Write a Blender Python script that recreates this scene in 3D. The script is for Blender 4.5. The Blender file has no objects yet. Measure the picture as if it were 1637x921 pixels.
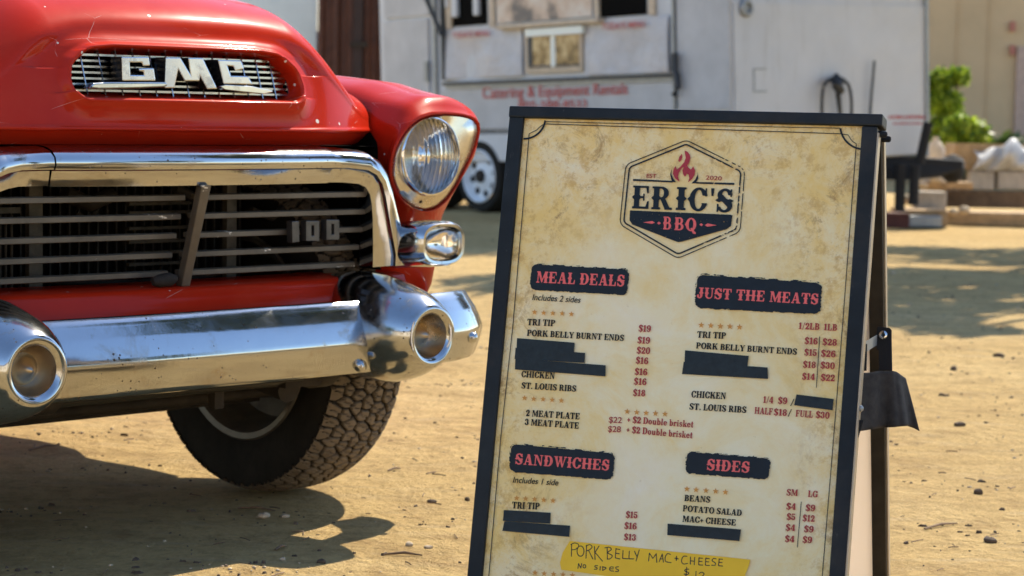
import bpy, bmesh, math, random
import numpy as np
from math import sin, cos, tan, atan, atan2, pi, radians, sqrt, exp
from mathutils import Vector, Matrix

SC = bpy.context.scene
COL = SC.collection
random.seed(7)

# ------------------------------------------------------------------ camera, sky, sun, exposure
FPX = 3410.0
CAM_H = 0.93
PITCH = atan((460.5 - 178.6) / FPX)
ROLL = radians(1.07)
CX, CY = 818.5, 460.5
fwd = np.array([0, cos(PITCH), -sin(PITCH)])
up0 = np.array([0, sin(PITCH), cos(PITCH)])
r0 = np.array([1.0, 0, 0])
cam_r = cos(ROLL) * r0 + sin(ROLL) * up0
cam_u = -sin(ROLL) * r0 + cos(ROLL) * up0
CAM = np.array([0, 0, CAM_H])

cd = bpy.data.cameras.new('camera')
cam = bpy.data.objects.new('camera', cd)
COL.objects.link(cam)
cd.sensor_width = 36.0
cd.sensor_fit = 'HORIZONTAL'
cd.lens = 36.0 * FPX / 1637.0
cd.clip_start = 0.1
cd.clip_end = 1000
M = Matrix.Identity(4)
for i in range(3):
    M[i][0] = cam_r[i]; M[i][1] = cam_u[i]; M[i][2] = -fwd[i]; M[i][3] = CAM[i]
cam.matrix_world = M
cd.dof.use_dof = True
cd.dof.focus_distance = 3.88
cd.dof.aperture_fstop = 6.6
SC.camera = cam

SUN_EL = radians(48)
SUN_AZ = atan2(0.51, 0.86)          # from +Y towards +X
w = bpy.data.worlds.new('World')
SC.world = w
w.use_nodes = True
nt = w.node_tree
bg = nt.nodes['Background']
sky = nt.nodes.new('ShaderNodeTexSky')
sky.sky_type = 'NISHITA'
sky.sun_disc = False
sky.sun_elevation = SUN_EL
sky.sun_rotation = SUN_AZ
sky.air_density = 1.0
sky.dust_density = 0.2
sky.ozone_density = 2.5
nt.links.new(sky.outputs['Color'], bg.inputs['Color'])
bg.inputs['Strength'].default_value = 0.15
sl = bpy.data.lights.new('sun', 'SUN')
sl.energy = 4.9
sl.angle = radians(0.5)
sl.color = (1.0, 0.90, 0.74)
so = bpy.data.objects.new('sun', sl)
COL.objects.link(so)
sd = Vector((sin(SUN_AZ) * cos(SUN_EL), cos(SUN_AZ) * cos(SUN_EL), sin(SUN_EL)))
so.rotation_euler = sd.to_track_quat('Z', 'Y').to_euler()
so.location = (6, 10, 12)
vs = SC.view_settings
vs.view_transform = 'Standard'
vs.look = 'None'
vs.exposure = 0.94
vs.gamma = 1.0
vs.use_curve_mapping = False
SC.cycles.max_bounces = 8
SC.cycles.glossy_bounces = 5
SC.cycles.transmission_bounces = 8
SC.cycles.transparent_max_bounces = 8
SC.cycles.caustics_reflective = False
SC.cycles.caustics_refractive = False

# ------------------------------------------------------------------ helpers
def ray(px, py):
    return fwd + cam_r * ((px - CX) / FPX) - cam_u * ((py - CY) / FPX)

def on_plane(px, py, P0, n):
    d = ray(px, py)
    return CAM + d * (((P0 - CAM) @ n) / (d @ n))

def at_y(px, py, Y):
    d = ray(px, py)
    return CAM + d * (Y / d[1])

def gnd(px, py, z=0.0):
    d = ray(px, py)
    return CAM + d * ((z - CAM[2]) / d[2])

def A3(*a):
    return np.array(a, float)

class MB:
    """collects shapes in world coordinates; frame (o, x, y, z) turns local points into world ones"""
    def __init__(s, fr=None):
        s.v = []; s.f = []; s.fr = fr
    def P(s, p):
        if s.fr is None:
            return (float(p[0]), float(p[1]), float(p[2]))
        o, x, y, z = s.fr
        q = o + x * p[0] + y * p[1] + z * p[2]
        return (float(q[0]), float(q[1]), float(q[2]))
    def add(s, vs, fs):
        b = len(s.v)
        s.v += [s.P(p) for p in vs]
        s.f += [tuple(i + b for i in f) for f in fs]
        return s
    def box(s, c, h, rot=None):
        hx, hy, hz = h
        pts = [(i * hx, j * hy, k * hz) for k in (-1, 1) for j in (-1, 1) for i in (-1, 1)]
        fs = [(0, 2, 3, 1), (4, 5, 7, 6), (0, 1, 5, 4), (2, 6, 7, 3), (0, 4, 6, 2), (1, 3, 7, 5)]
        if rot is not None:
            R = np.array(rot)
            pts = [tuple(R @ np.array(p)) for p in pts]
        return s.add([(p[0] + c[0], p[1] + c[1], p[2] + c[2]) for p in pts], fs)
    def rings(s, rs, closed=True, cap0=False, cap1=False):
        n = len(rs[0]); pts = []; fs = []
        for r in rs:
            pts += [tuple(p) for p in r]
        m = n if closed else n - 1
        for k in range(len(rs) - 1):
            for i in range(m):
                j = (i + 1) % n
                fs.append((k * n + i, k * n + j, (k + 1) * n + j, (k + 1) * n + i))
        if cap0: fs.append(tuple(range(n))[::-1])
        if cap1: fs.append(tuple((len(rs) - 1) * n + i for i in range(n)))
        return s.add(pts, fs)
    def tube(s, pts, r, n=8, caps=True):
        pts = [np.array(p, float) for p in pts]
        rs = []
        for i, p in enumerate(pts):
            t = pts[min(i + 1, len(pts) - 1)] - pts[max(i - 1, 0)]
            t = t / (np.linalg.norm(t) + 1e-12)
            a = np.cross(t, [0, 0, 1]) if abs(t[2]) < .9 else np.cross(t, [1, 0, 0])
            a /= np.linalg.norm(a); b = np.cross(t, a)
            rr = r[i] if hasattr(r, '__len__') else r
            rs.append([p + rr * (a * cos(2 * pi * k / n) + b * sin(2 * pi * k / n)) for k in range(n)])
        return s.rings(rs, True, caps, caps)
    def lathe(s, c, axis, prof, n=32, caps=True):
        """prof: (along, radius)"""
        ax = np.array(axis, float); ax /= np.linalg.norm(ax)
        a = np.cross(ax, [0, 0, 1]) if abs(ax[2]) < .9 else np.cross(ax, [1, 0, 0])
        a /= np.linalg.norm(a); b = np.cross(ax, a); c = np.array(c, float)
        rs = [[c + ax * h + r * (a * cos(2 * pi * k / n) + b * sin(2 * pi * k / n)) for k in range(n)] for h, r in prof]
        return s.rings(rs, True, caps and prof[0][1] > 1e-4, caps and prof[-1][1] > 1e-4)
    def prism(s, poly, d):
        """poly: 3-D points of a planar outline, d: extrusion vector"""
        n = len(poly); d = np.array(d, float)
        pts = [tuple(p) for p in poly] + [tuple(np.array(p) + d) for p in poly]
        fs = [tuple(range(n))[::-1], tuple(range(n, 2 * n))] + [(i, (i + 1) % n, n + (i + 1) % n, n + i) for i in range(n)]
        return s.add(pts, fs)

def obj(name, mb, mat, parent=None, smooth=None, recalc=True, root=None, bevel=0.0, seg=2):
    """links ONE mesh; parent's location is taken off, so children sit at the parent's origin"""
    o = bpy.data.objects.new(name, bpy.data.meshes.new(name))
    off = np.zeros(3)
    q = parent
    while q is not None:
        off += np.array(q.location); q = q.parent
    if parent is None and root is not None:
        off = np.array(root, float); o.location = root
    me = o.data
    me.from_pydata([tuple(np.array(v) - off) for v in mb.v], [], mb.f)
    if recalc:
        bm = bmesh.new(); bm.from_mesh(me)
        bmesh.ops.remove_doubles(bm, verts=bm.verts, dist=1e-6)
        bmesh.ops.dissolve_degenerate(bm, edges=bm.edges, dist=1e-7)
        bmesh.ops.recalc_face_normals(bm, faces=bm.faces)
        if bevel:
            es = [e for e in bm.edges if len(e.link_faces) == 2 and e.calc_face_angle(0) > radians(28)]
            bmesh.ops.bevel(bm, geom=es, offset=bevel, segments=seg, affect='EDGES', profile=.6, clamp_overlap=True)
        bm.to_mesh(me); bm.free()
    if smooth:
        me.polygons.foreach_set('use_smooth', [True] * len(me.polygons))
        if smooth < 180:
            me.set_sharp_from_angle(angle=radians(smooth))
    me.update()
    if mat: me.materials.append(mat)
    COL.objects.link(o)
    if parent: o.parent = parent
    return o

def obj_split(name, mb, mat, parent=None, smooth=None, **k):
    """one object per connected piece"""
    par = list(range(len(mb.v)))
    def find(i):
        while par[i] != i:
            par[i] = par[par[i]]; i = par[i]
        return i
    for f in mb.f:
        for i in f[1:]: par[find(i)] = find(f[0])
    grp = {}
    for f in mb.f: grp.setdefault(find(f[0]), []).append(f)
    out = []
    for fs in grp.values():
        ids = sorted({i for f in fs for i in f}); mp = {i: j for j, i in enumerate(ids)}
        m = MB(); m.v = [mb.v[i] for i in ids]; m.f = [tuple(mp[i] for i in f) for f in fs]
        out.append(obj(name, m, mat, parent, smooth, **k))
    return out

def thing(name, label, cat, loc=(0, 0, 0), group=None):
    o = bpy.data.objects.new(name, None)
    o.empty_display_size = .1
    o.location = tuple(float(x) for x in loc)
    COL.objects.link(o)
    return tag(o, label, cat, group)

def tag(o, label, cat, group=None):
    o['label'] = label; o['category'] = cat
    if group: o['group'] = group
    return o

def kind(o, k):
    o['kind'] = k
    return o

# ------------------------------------------------------------------ materials
class N:
    def __init__(s, name):
        s.m = bpy.data.materials.new(name); s.m.use_nodes = True
        s.t = s.m.node_tree; s.b = s.t.nodes['Principled BSDF']
        s.co = s.t.nodes.new('ShaderNodeTexCoord').outputs['Object']
    def new(s, t, **k):
        n = s.t.nodes.new(t)
        for a, v in k.items():
            if hasattr(n, a): setattr(n, a, v)
            else: n.inputs[a].default_value = v
        return n
    def link(s, a, b): s.t.links.new(a, b)
    def setp(s, **k):
        for a, v in k.items():
            s.b.inputs[a.replace('_', ' ')].default_value = v
        return s
    def map(s, scale=(1, 1, 1), rot=(0, 0, 0), loc=(0, 0, 0)):
        m = s.new('ShaderNodeMapping')
        m.inputs['Scale'].default_value = scale; m.inputs['Rotation'].default_value = rot; m.inputs['Location'].default_value = loc
        s.link(s.co, m.inputs['Vector'])
        return m.outputs['Vector']
    def noise(s, sc, det=4, rough=.55, vec=None, dist=0):
        n = s.new('ShaderNodeTexNoise')
        n.inputs['Scale'].default_value = sc; n.inputs['Detail'].default_value = det
        n.inputs['Roughness'].default_value = rough; n.inputs['Distortion'].default_value = dist
        s.link(vec or s.co, n.inputs['Vector'])
        return n.outputs['Fac']
    def voro(s, sc, feat='F1', vec=None, out='Distance', rnd=1.0):
        n = s.new('ShaderNodeTexVoronoi'); n.feature = feat
        n.inputs['Scale'].default_value = sc; n.inputs['Randomness'].default_value = rnd
        s.link(vec or s.co, n.inputs['Vector'])
        return n.outputs[out]
    def ramp(s, fac, stops):
        n = s.new('ShaderNodeValToRGB'); e = n.color_ramp.elements
        while len(e) < len(stops): e.new(.5)
        for k, (p, c) in enumerate(stops):
            e[k].position = p
            e[k].color = (c, c, c, 1) if not hasattr(c, '__len__') else (c[0], c[1], c[2], 1)
        s.link(fac, n.inputs['Fac'])
        return n.outputs['Color']
    def mix(s, fac, a, b, mode='MIX'):
        n = s.new('ShaderNodeMix'); n.data_type = 'RGBA'; n.blend_type = mode
        for i, v in ((0, fac), (6, a), (7, b)):
            if hasattr(v, 'is_linked') or isinstance(v, bpy.types.NodeSocket): s.link(v, n.inputs[i])
            elif i == 0: n.inputs[i].default_value = v
            else: n.inputs[i].default_value = (v[0], v[1], v[2], 1)
        return n.outputs[2]
    def math(s, op, a, b=0.0, clamp=False):
        n = s.new('ShaderNodeMath'); n.operation = op; n.use_clamp = clamp
        for i, v in ((0, a), (1, b)):
            if isinstance(v, bpy.types.NodeSocket): s.link(v, n.inputs[i])
            else: n.inputs[i].default_value = v
        return n.outputs[0]
    def col(s, c): s.link(c, s.b.inputs['Base Color']); return s
    def to(s, sock, name): s.link(sock, s.b.inputs[name]); return s
    def bump(s, h, dist=.002, st=1.0):
        n = s.new('ShaderNodeBump'); n.inputs['Distance'].default_value = dist; n.inputs['Strength'].default_value = st
        s.link(h, n.inputs['Height']); s.link(n.outputs['Normal'], s.b.inputs['Normal'])
        return s

def simple(name, c, rough=.6, metal=0.0, var=.15, sc=14.0, bump=0.0, spec=.5):
    n = N(name)
    f = n.noise(sc, 5, .6)
    lo = tuple(x * (1 - var) for x in c); hi = tuple(min(1, x * (1 + var)) for x in c)
    n.col(n.ramp(f, [(.3, lo), (.7, hi)]))
    n.setp(Roughness=rough, Metallic=metal)
    n.b.inputs['Specular IOR Level'].default_value = spec
    if bump: n.bump(f, bump)
    return n.m

def m_paint():
    n = N('red_paint')
    f = n.noise(3.5, 4, .6)
    base = n.ramp(f, [(.25, (.39, .0145, .004)), (.75, (.49, .023, .006))])
    # stone chips and scratches with a place of their own
    d = n.voro(24, vec=n.map((1, 1, 1)))
    gate = n.ramp(n.noise(7, 3), [(.44, 0.0), (.58, 1.0)])
    sz = n.math('MULTIPLY', n.noise(31, 2), .34)
    chip = n.math('LESS_THAN', d, n.math('MULTIPLY', n.math('SUBTRACT', sz, .105), gate))
    sv = n.voro(5.0, 'DISTANCE_TO_EDGE', vec=n.map((1.0, 1.0, 2.6), (0.5, .3, .9)))
    scr = n.math('MULTIPLY', n.math('LESS_THAN', sv, .0026), n.ramp(n.noise(9, 3), [(.56, 0.0), (.62, 1.0)]))
    mark = n.math('MAXIMUM', chip, n.math('MULTIPLY', scr, .45))
    dust = n.ramp(n.noise(2.2, 6, .65), [(.48, 0.0), (.80, .24)])
    c = n.mix(dust, base, (.60, .12, .06))
    n.col(n.mix(mark, c, (.78, .70, .60)))
    n.to(n.ramp(n.noise(11, 5), [(.3, .30), (.75, .46)]), 'Roughness')
    n.setp(Coat_Weight=.32, Coat_Roughness=.10)
    n.b.inputs['Specular IOR Level'].default_value = .02
    n.bump(n.noise(6, 3), .0012)
    return n.m

def m_chrome(name, base=(.80, .79, .76), r0=.07, r1=.22, rust=.5, tint=(.34, .24, .14), pit=True, wave=.0012):
    n = N(name)
    g = n.noise(5.5, 6, .7)
    grime = n.ramp(n.noise(9, 7, .72, dist=.4), [(.56, 0.0), (.72, rust)])
    c = n.mix(grime, base, tint)
    if pit:
        d = n.voro(75)
        p = n.math('LESS_THAN', d, n.math('MULTIPLY', n.math('SUBTRACT', n.noise(29, 2), .36), .62))
        p = n.math('MULTIPLY', p, n.ramp(n.noise(4, 3), [(.36, 0.0), (.5, 1.0)]))
        c = n.mix(p, c, (.07, .05, .035))
        n.to(n.math('SUBTRACT', 1.0, n.math('MULTIPLY', p, .8)), 'Metallic')
    else:
        n.setp(Metallic=1.0)
    n.col(c)
    n.to(n.math('ADD', n.ramp(g, [(.3, r0), (.75, r1)]), n.math('MULTIPLY', grime, .35)), 'Roughness')
    hz = n.math('ADD', n.noise(7, 3, .5), n.math('MULTIPLY', n.noise(60, 4, .7, vec=n.map((1, 1, .12))), .10))
    n.bump(hz, wave)
    return n.m

def m_ground():
    n = N('dry_dirt')
    a = n.noise(.55, 7, .62)
    c = n.ramp(a, [(.28, (.66, .455, .195)), (.5, (.76, .54, .24)), (.75, (.82, .61, .30))])
    b = n.noise(7, 9, .74)
    c = n.mix(n.ramp(b, [(.36, .7), (.51, 0.0)]), c, (.47, .305, .135))
    streak = n.noise(6, 8, .72, vec=n.map((.5, 2.2, 1), (0, 0, .25)))
    c = n.mix(n.ramp(streak, [(.53, 0.0), (.66, .55)]), c, (.68, .52, .30))
    mott = n.noise(26, 8, .80, dist=.4)
    c = n.mix(n.ramp(mott, [(.50, 0.0), (.63, .55)]), c, (.40, .25, .105))
    c = n.mix(n.ramp(n.noise(2.1, 8, .75, vec=n.map((.6, 1.5, 1), (0, 0, -.5))), [(.50, 0.0), (.64, .45)]), c, (.43, .275, .12))
    fine = n.noise(70, 6, .78)
    c = n.mix(n.ramp(fine, [(.58, 0.0), (.68, .65)]), c, (.26, .155, .065))
    grit = n.noise(160, 3, .7)
    c = n.mix(n.ramp(grit, [(.58, 0.0), (.70, .6)]), c, (.76, .62, .40))
    sp = n.math('LESS_THAN', n.voro(17), n.math('MULTIPLY', n.math('SUBTRACT', n.noise(6.5, 3), .46), .60))
    c = n.mix(n.math('MULTIPLY', sp, .85), c, (.12, .072, .036))
    n.col(c)
    n.setp(Roughness=.97)
    n.b.inputs['Specular IOR Level'].default_value = .06
    h = n.math('ADD', n.math('MULTIPLY', n.noise(5, 6, .6), 1.2), n.math('ADD', n.math('MULTIPLY', fine, .28), n.math('MULTIPLY', n.noise(24, 7, .72), .75)))
    n.bump(h, .075, 1.0)
    return n.m

def m_parchment():
    n = N('parchment_print')
    big = n.noise(4.5, 8, .70, dist=.5)
    c = n.ramp(big, [(.30, (.94, .87, .69)), (.47, (.93, .83, .55)), (.58, (.91, .72, .35)), (.72, (.84, .57, .19))])
    at = n.new('ShaderNodeAttribute'); at.attribute_name = 'aged'     # yellowed rim printed in the artwork
    ag = at.outputs['Fac']
    f2 = n.noise(15, 9, .78, dist=.6)
    rim = n.math('MULTIPLY', ag, n.ramp(f2, [(.34, .15), (.60, 1.0)]))
    c = n.mix(n.math('MULTIPLY', rim, .9), c, (.88, .60, .17))
    hot = n.ramp(ag, [(.42, 0.0), (1.0, 1.0)])
    c = n.mix(n.math('MULTIPLY', n.ramp(n.noise(34, 9, .8), [(.50, 0.0), (.60, .65)]), n.math('ADD', n.math('MULTIPLY', hot, .9), .06)), c, (.60, .34, .07))
    blot = n.ramp(n.noise(11, 10, .80, vec=n.map((1, 1, 1), (.4, .2, .3), (3, 1, 0)), dist=.8), [(.54, 0.0), (.64, 1.0)])
    c = n.mix(n.math('MULTIPLY', n.math('MULTIPLY', blot, hot), .85), c, (.38, .20, .05))
    spk = n.ramp(n.noise(120, 5, .7), [(.66, 0.0), (.73, .6)])
    c = n.mix(n.math('MULTIPLY', spk, .6), c, (.46, .30, .10))
    n.col(c)
    n.setp(Roughness=.38)
    return n.m

def m_leaf(name, c0, c1, tr=.25):
    n = N(name)
    r = n.new('ShaderNodeNewGeometry').outputs['Random Per Island']
    c = n.ramp(r, [(.0, c0), (1.0, c1)])
    n.col(c); n.setp(Roughness=.5)
    t = n.new('ShaderNodeBsdfTranslucent'); n.link(c, t.inputs['Color'])
    mx = n.new('ShaderNodeMixShader'); mx.inputs[0].default_value = tr
    out = n.t.nodes['Material Output']
    n.link(n.b.outputs[0], mx.inputs[1]); n.link(t.outputs[0], mx.inputs[2]); n.link(mx.outputs[0], out.inputs['Surface'])
    return n.m

def m_glass(name, col=(1, 1, 1), rough=.0, ribs=False):
    n = N(name)
    n.setp(Roughness=rough, IOR=1.45)
    n.b.inputs['Transmission Weight'].default_value = 1.0
    n.b.inputs['Base Color'].default_value = (*col, 1)
    if ribs:
        wv = n.new('ShaderNodeTexWave'); wv.inputs['Scale'].default_value = 22
        n.link(n.map((1, 1, 0.0), (0, 0, radians(-45))), wv.inputs['Vector'])
        n.bump(wv.outputs['Fac'], .0014, .8)
    return n.m

def m_tyre(dusty):
    n = N('tread_rubber' if dusty else 'tyre_rubber')
    f = n.noise(9, 6, .65)
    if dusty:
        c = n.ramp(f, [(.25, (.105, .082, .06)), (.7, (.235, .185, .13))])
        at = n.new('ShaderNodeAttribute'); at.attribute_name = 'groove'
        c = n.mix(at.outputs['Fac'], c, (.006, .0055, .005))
    else:
        c = n.ramp(f, [(.3, (.014, .013, .012)), (.8, (.035, .031, .026))])
    n.col(c); n.setp(Roughness=.8)
    n.b.inputs['Specular IOR Level'].default_value = .12
    n.bump(n.noise(60, 4), .0012)
    return n.m

M_RED = m_paint()
M_CHROME = m_chrome('aged_chrome', (.47, .48, .49), .07, .24, .65)
M_BUMPER = m_chrome('bumper_chrome', (.46, .475, .49), .07, .22, .6)
M_BEZEL = m_chrome('dull_bezel_metal', (.56, .52, .45), .16, .34, .6, pit=False)
M_POLISH = m_chrome('polished_chrome', (.70, .70, .70), .03, .12, .15, pit=False, wave=.0006)
M_EMBLEM = m_chrome('emblem_silver', (.54, .55, .58), .14, .34, .45, (.10, .09, .08), pit=False)
M_BARS = None
def m_bars():
    n = N('worn_bar_paint')
    f = n.noise(8, 5, .65)
    c = n.ramp(f, [(.3, (.085, .068, .048)), (.7, (.165, .135, .097))])
    chip = n.ramp(n.noise(16, 5, .7, vec=n.map((.6, .6, 1.4))), [(.655, 0.0), (.675, 1.0)])
    n.col(n.mix(chip, c, (.72, .66, .56)))
    n.setp(Roughness=.48, Metallic=.25)
    return n.m
M_BARS = m_bars()
M_VOID = simple('unlit_black', (.006, .0055, .005), .9, spec=.05)  # near-black gives openings and recesses their deep shade
M_GREASE = simple('greasy_steel', (.032, .025, .019), .75, 0, .4, 20, .002, .25)
M_RAD = simple('radiator_metal', (.085, .072, .052), .6, .2, .45, 30)
M_FIN = simple('radiator_fin', (.028, .024, .019), .7, .2, .4, 40)
M_BADGE = simple('dark_badge_metal', (.085, .080, .076), .35, .6, .25, 40)
M_TYRE = m_tyre(False)
M_TREAD = m_tyre(True)
M_RIM = simple('steel_rim', (.16, .14, .115), .45, .5, .3, 20)
def m_frame():
    n = N('navy_black_frame')
    c = n.ramp(n.noise(25, 5, .6), [(.3, (.006, .010, .014)), (.7, (.012, .018, .024))])
    sc = n.ramp(n.noise(42, 8, .78, vec=n.map((1, 1, .35))), [(.63, 0.0), (.68, .8)])
    c = n.mix(sc, c, (.075, .078, .08))
    c = n.mix(n.ramp(n.noise(3, 6, .7), [(.5, 0.0), (.8, .25)]), c, (.16, .12, .08))
    n.col(c); n.to(n.ramp(n.noise(9, 4), [(.3, .42), (.7, .62)]), 'Roughness')
    n.b.inputs['Specular IOR Level'].default_value = .25
    n.bump(n.noise(30, 4), .0004)
    return n.m
M_FRAME = m_frame()
M_EDGE = simple('frame_edge_metal', (.50, .40, .28), .4, .3, .15, 30)  # tan stands for the dirt mirrored in the metal edges
M_LEG = simple('brown_black_metal', (.040, .034, .026), .45, .2, .3, 30)
def m_board():
    n = N('cream_plastic_board')
    n.col(n.ramp(n.noise(6, 3), [(.3, (.88, .79, .69)), (.7, (.92, .83, .74))])); n.setp(Roughness=.5)
    tr = n.new('ShaderNodeBsdfTranslucent'); tr.inputs['Color'].default_value = (.93, .86, .77, 1)
    mx = n.new('ShaderNodeMixShader'); mx.inputs[0].default_value = .42
    n.link(n.b.outputs[0], mx.inputs[1]); n.link(tr.outputs[0], mx.inputs[2]); n.link(mx.outputs[0], n.t.nodes['Material Output'].inputs['Surface'])
    return n.m
M_BOARD = m_board()
M_CLOTH = simple('black_cloth', (.042, .034, .028), .9, 0, .35, 60, .001)
M_REFL = m_chrome('lamp_reflector', (.92, .88, .80), .10, .2, .1, pit=False)
M_DISH = m_chrome('rusty_dish_chrome', (.46, .39, .30), .2, .42, .85, (.13, .075, .04), pit=False)
M_PARCH = m_parchment()
M_INK = simple('navy_ink', (.007, .015, .024), .5, 0, .2, 60, spec=.25)
M_BLACKINK = simple('black_ink', (.006, .006, .007), .5, 0, .1, 60, spec=.25)
M_HEAD = simple('coral_ink', (.85, .125, .115), .45, 0, .1, 60)
M_PRICE = simple('dark_red_ink', (.38, .025, .022), .45, 0, .1, 60)
M_STAR = simple('orange_ink', (.66, .29, .045), .45, 0, .12, 60)
M_TAPE = simple('black_tape', (.011, .021, .027), .5, 0, .3, 90, .0006, .3)
M_YELLOW = simple('yellow_label_paper', (.98, .57, .018), .55, 0, .06, 18)
M_MARKER = simple('marker_ink', (.010, .009, .010), .5)
def m_skin():
    n = N('white_trailer_skin')
    c = n.ramp(n.noise(2.2, 5, .6), [(.3, (.53, .54, .56)), (.7, (.60, .61, .63))])
    st = n.noise(7, 6, .7, vec=n.map((1, 1, .10)))
    c = n.mix(n.ramp(st, [(.56, 0.0), (.72, .5)]), c, (.33, .31, .28))
    n.col(c); n.setp(Roughness=.45)
    n.bump(n.noise(1.5, 2), .02)
    return n.m
M_WHITE = m_skin()
M_WHITE2 = simple('grey_white_panel', (.46, .455, .46), .5, 0, .12, 4)
M_VINYL = simple('crumpled_vinyl', (.50, .485, .50), .35, 0, .12, 5, .02)
M_DARKTRIM = simple('dark_trim', (.030, .034, .040), .5)
M_GREYTRIM = simple('grey_trim', (.30, .31, .31), .45, .4)
M_TAN = simple('tan_frame', (.55, .44, .32), .6)
M_REDLET = simple('faded_red_lettering', (.46, .075, .070), .5)
M_GLASSDK = None
def m_pane():
    n = N('warm_window_pane')
    f = n.noise(9, 4, .6, vec=n.map((1, 1, 1)))
    n.col(n.ramp(f, [(.36, (.05, .035, .02)), (.52, (.34, .22, .09)), (.66, (.60, .46, .25))]))
    n.setp(Roughness=.15)
    return n.m
M_PANE = m_pane()
M_POSTER = N('printed_menu_sheet')
_f = M_POSTER.noise(2.6, 5, .6)
M_POSTER.col(M_POSTER.ramp(_f, [(.36, (.12, .10, .10)), (.46, (.55, .40, .30)), (.58, (.66, .58, .50)), (.70, (.42, .17, .09))]))
M_POSTER.setp(Roughness=.3)
M_POSTER = M_POSTER.m
M_RUST = simple('rust_brown_steel', (.085, .030, .016), .7, 0, .3, 8)
M_SHED = simple('pale_green_white_wall', (.86, .90, .84), .7, 0, .05, 3)
M_BEIGE = simple('beige_wall', (.57, .42, .24), .8, 0, .10, 1.2)
M_WOOD = simple('dry_wood', (.38, .25, .125), .8, 0, .35, 12)
M_DKWOOD = simple('dark_timber', (.15, .095, .055), .85, 0, .35, 12)
M_CONC = simple('grey_concrete', (.42, .37, .31), .85, 0, .2, 14)
M_BRICK = simple('dark_red_block', (.10, .030, .022), .8, 0, .25, 12)
M_BAG = simple('white_plastic_bag', (.50, .50, .50), .5, 0, .10, 9)
M_BLACK = simple('black_painted_steel', (.012, .012, .013), .85)
M_WRIM = simple('white_wheel_paint', (.74, .76, .78), .45, 0, .08, 12)
M_BARK = simple('bark', (.13, .09, .06), .9, 0, .35, 9, .02)
M_LEAF = m_leaf('leaf_green', (.035, .065, .015), (.085, .13, .03))
M_LIME = m_leaf('lime_leaf', (.05, .12, .008), (.42, .55, .04), .4)
M_STONE = simple('field_stone', (.080, .055, .036), .9, 0, .5, 30)
M_PALESTONE = simple('pale_stone', (.48, .38, .26), .85, 0, .25, 30)
M_TWIG = simple('dry_twig', (.16, .10, .055), .85, 0, .3, 30)
M_GLASS = m_glass('headlamp_glass', (1, 1, 1), 0.02, True)
M_LENS = m_glass('lamp_lens_glass', (1.0, .97, .92), .04)
M_DIRT = m_ground()

# ------------------------------------------------------------------ ground
def ground_z(x, y):
    return (0.012 * np.sin(x * 1.7 + .6) * np.sin(y * 1.3) + .008 * np.sin(x * 4.1 + y * 2.3) + .004 * np.sin(x * 9 - y * 7.7 + 1)) \
        * np.clip((np.abs(y - 5.0) + np.abs(x) * .3) * .35 + .35, 0, 1)
xs = np.concatenate([[-600, -200, -80, -40, -20, -12, -8], np.arange(-5, 7.01, .09), [9, 12, 20, 40, 80, 200, 600]])
ys = np.concatenate([[-600, -200, -80, -40, -15, -6, -2, 0], np.arange(1.5, 9, .09), np.arange(9, 24, .3), [26, 30, 40, 60, 100, 250, 600]])
gx, gy = np.meshgrid(xs, ys)
gz = ground_z(gx, gy) * (np.abs(gx) < 15) * (np.abs(gy - 8) < 20)
g = MB()
nx_, ny_ = len(xs), len(ys)
g.add(list(zip(gx.ravel(), gy.ravel(), gz.ravel())), [(j * nx_ + i, j * nx_ + i + 1, (j + 1) * nx_ + i + 1, (j + 1) * nx_ + i) for j in range(ny_ - 1) for i in range(nx_ - 1)])
kind(obj('ground', g, M_DIRT, None, 180, recalc=False), 'structure')

# ------------------------------------------------------------------ 2-D outlines: fields meshed by marching squares
def march(F, xs, ys, share=False):
    """F>0 inside, on the grid ys x xs; returns (verts2d, faces)"""
    V = []; FC = []; key = {}
    ins = F > 0
    ny, nx = F.shape
    def vert(k, x, y):
        if share:
            if k in key: return key[k]
            key[k] = len(V)
        V.append((x, y)); return len(V) - 1
    c = ins[:-1, :-1].astype(int) + ins[:-1, 1:] + ins[1:, 1:] + ins[1:, :-1]
    for j in range(ny - 1):
        row = c[j]
        idx = np.nonzero(row)[0]
        k = 0
        while k < len(idx):
            i = int(idx[k])
            if row[i] == 4:
                e = i
                if not share:
                    while k + 1 < len(idx) and idx[k + 1] == e + 1 and row[e + 1] == 4:
                        e += 1; k += 1
                FC.append((vert((i, j, 0), xs[i], ys[j]), vert((e + 1, j, 0), xs[e + 1], ys[j]),
                           vert((e + 1, j + 1, 0), xs[e + 1], ys[j + 1]), vert((i, j + 1, 0), xs[i], ys[j + 1])))
            else:
                cs = [(i, j), (i + 1, j), (i + 1, j + 1), (i, j + 1)]
                out = []
                for q in range(4):
                    a = cs[q]; b = cs[(q + 1) % 4]
                    fa, fb = F[a[1], a[0]], F[b[1], b[0]]
                    if fa > 0: out.append(vert((a[0], a[1], 0), xs[a[0]], ys[a[1]]))
                    if (fa > 0) != (fb > 0):
                        t = min(.98, max(.02, fa / (fa - fb)))
                        lo = min(a, b)
                        kk = (lo[0], lo[1], 1 if a[1] == b[1] else 2)
                        out.append(vert(kk, xs[a[0]] + (xs[b[0]] - xs[a[0]]) * t, ys[a[1]] + (ys[b[1]] - ys[a[1]]) * t))
                if len(out) >= 3: FC.append(tuple(out))
            k += 1
    return V, FC

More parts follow.
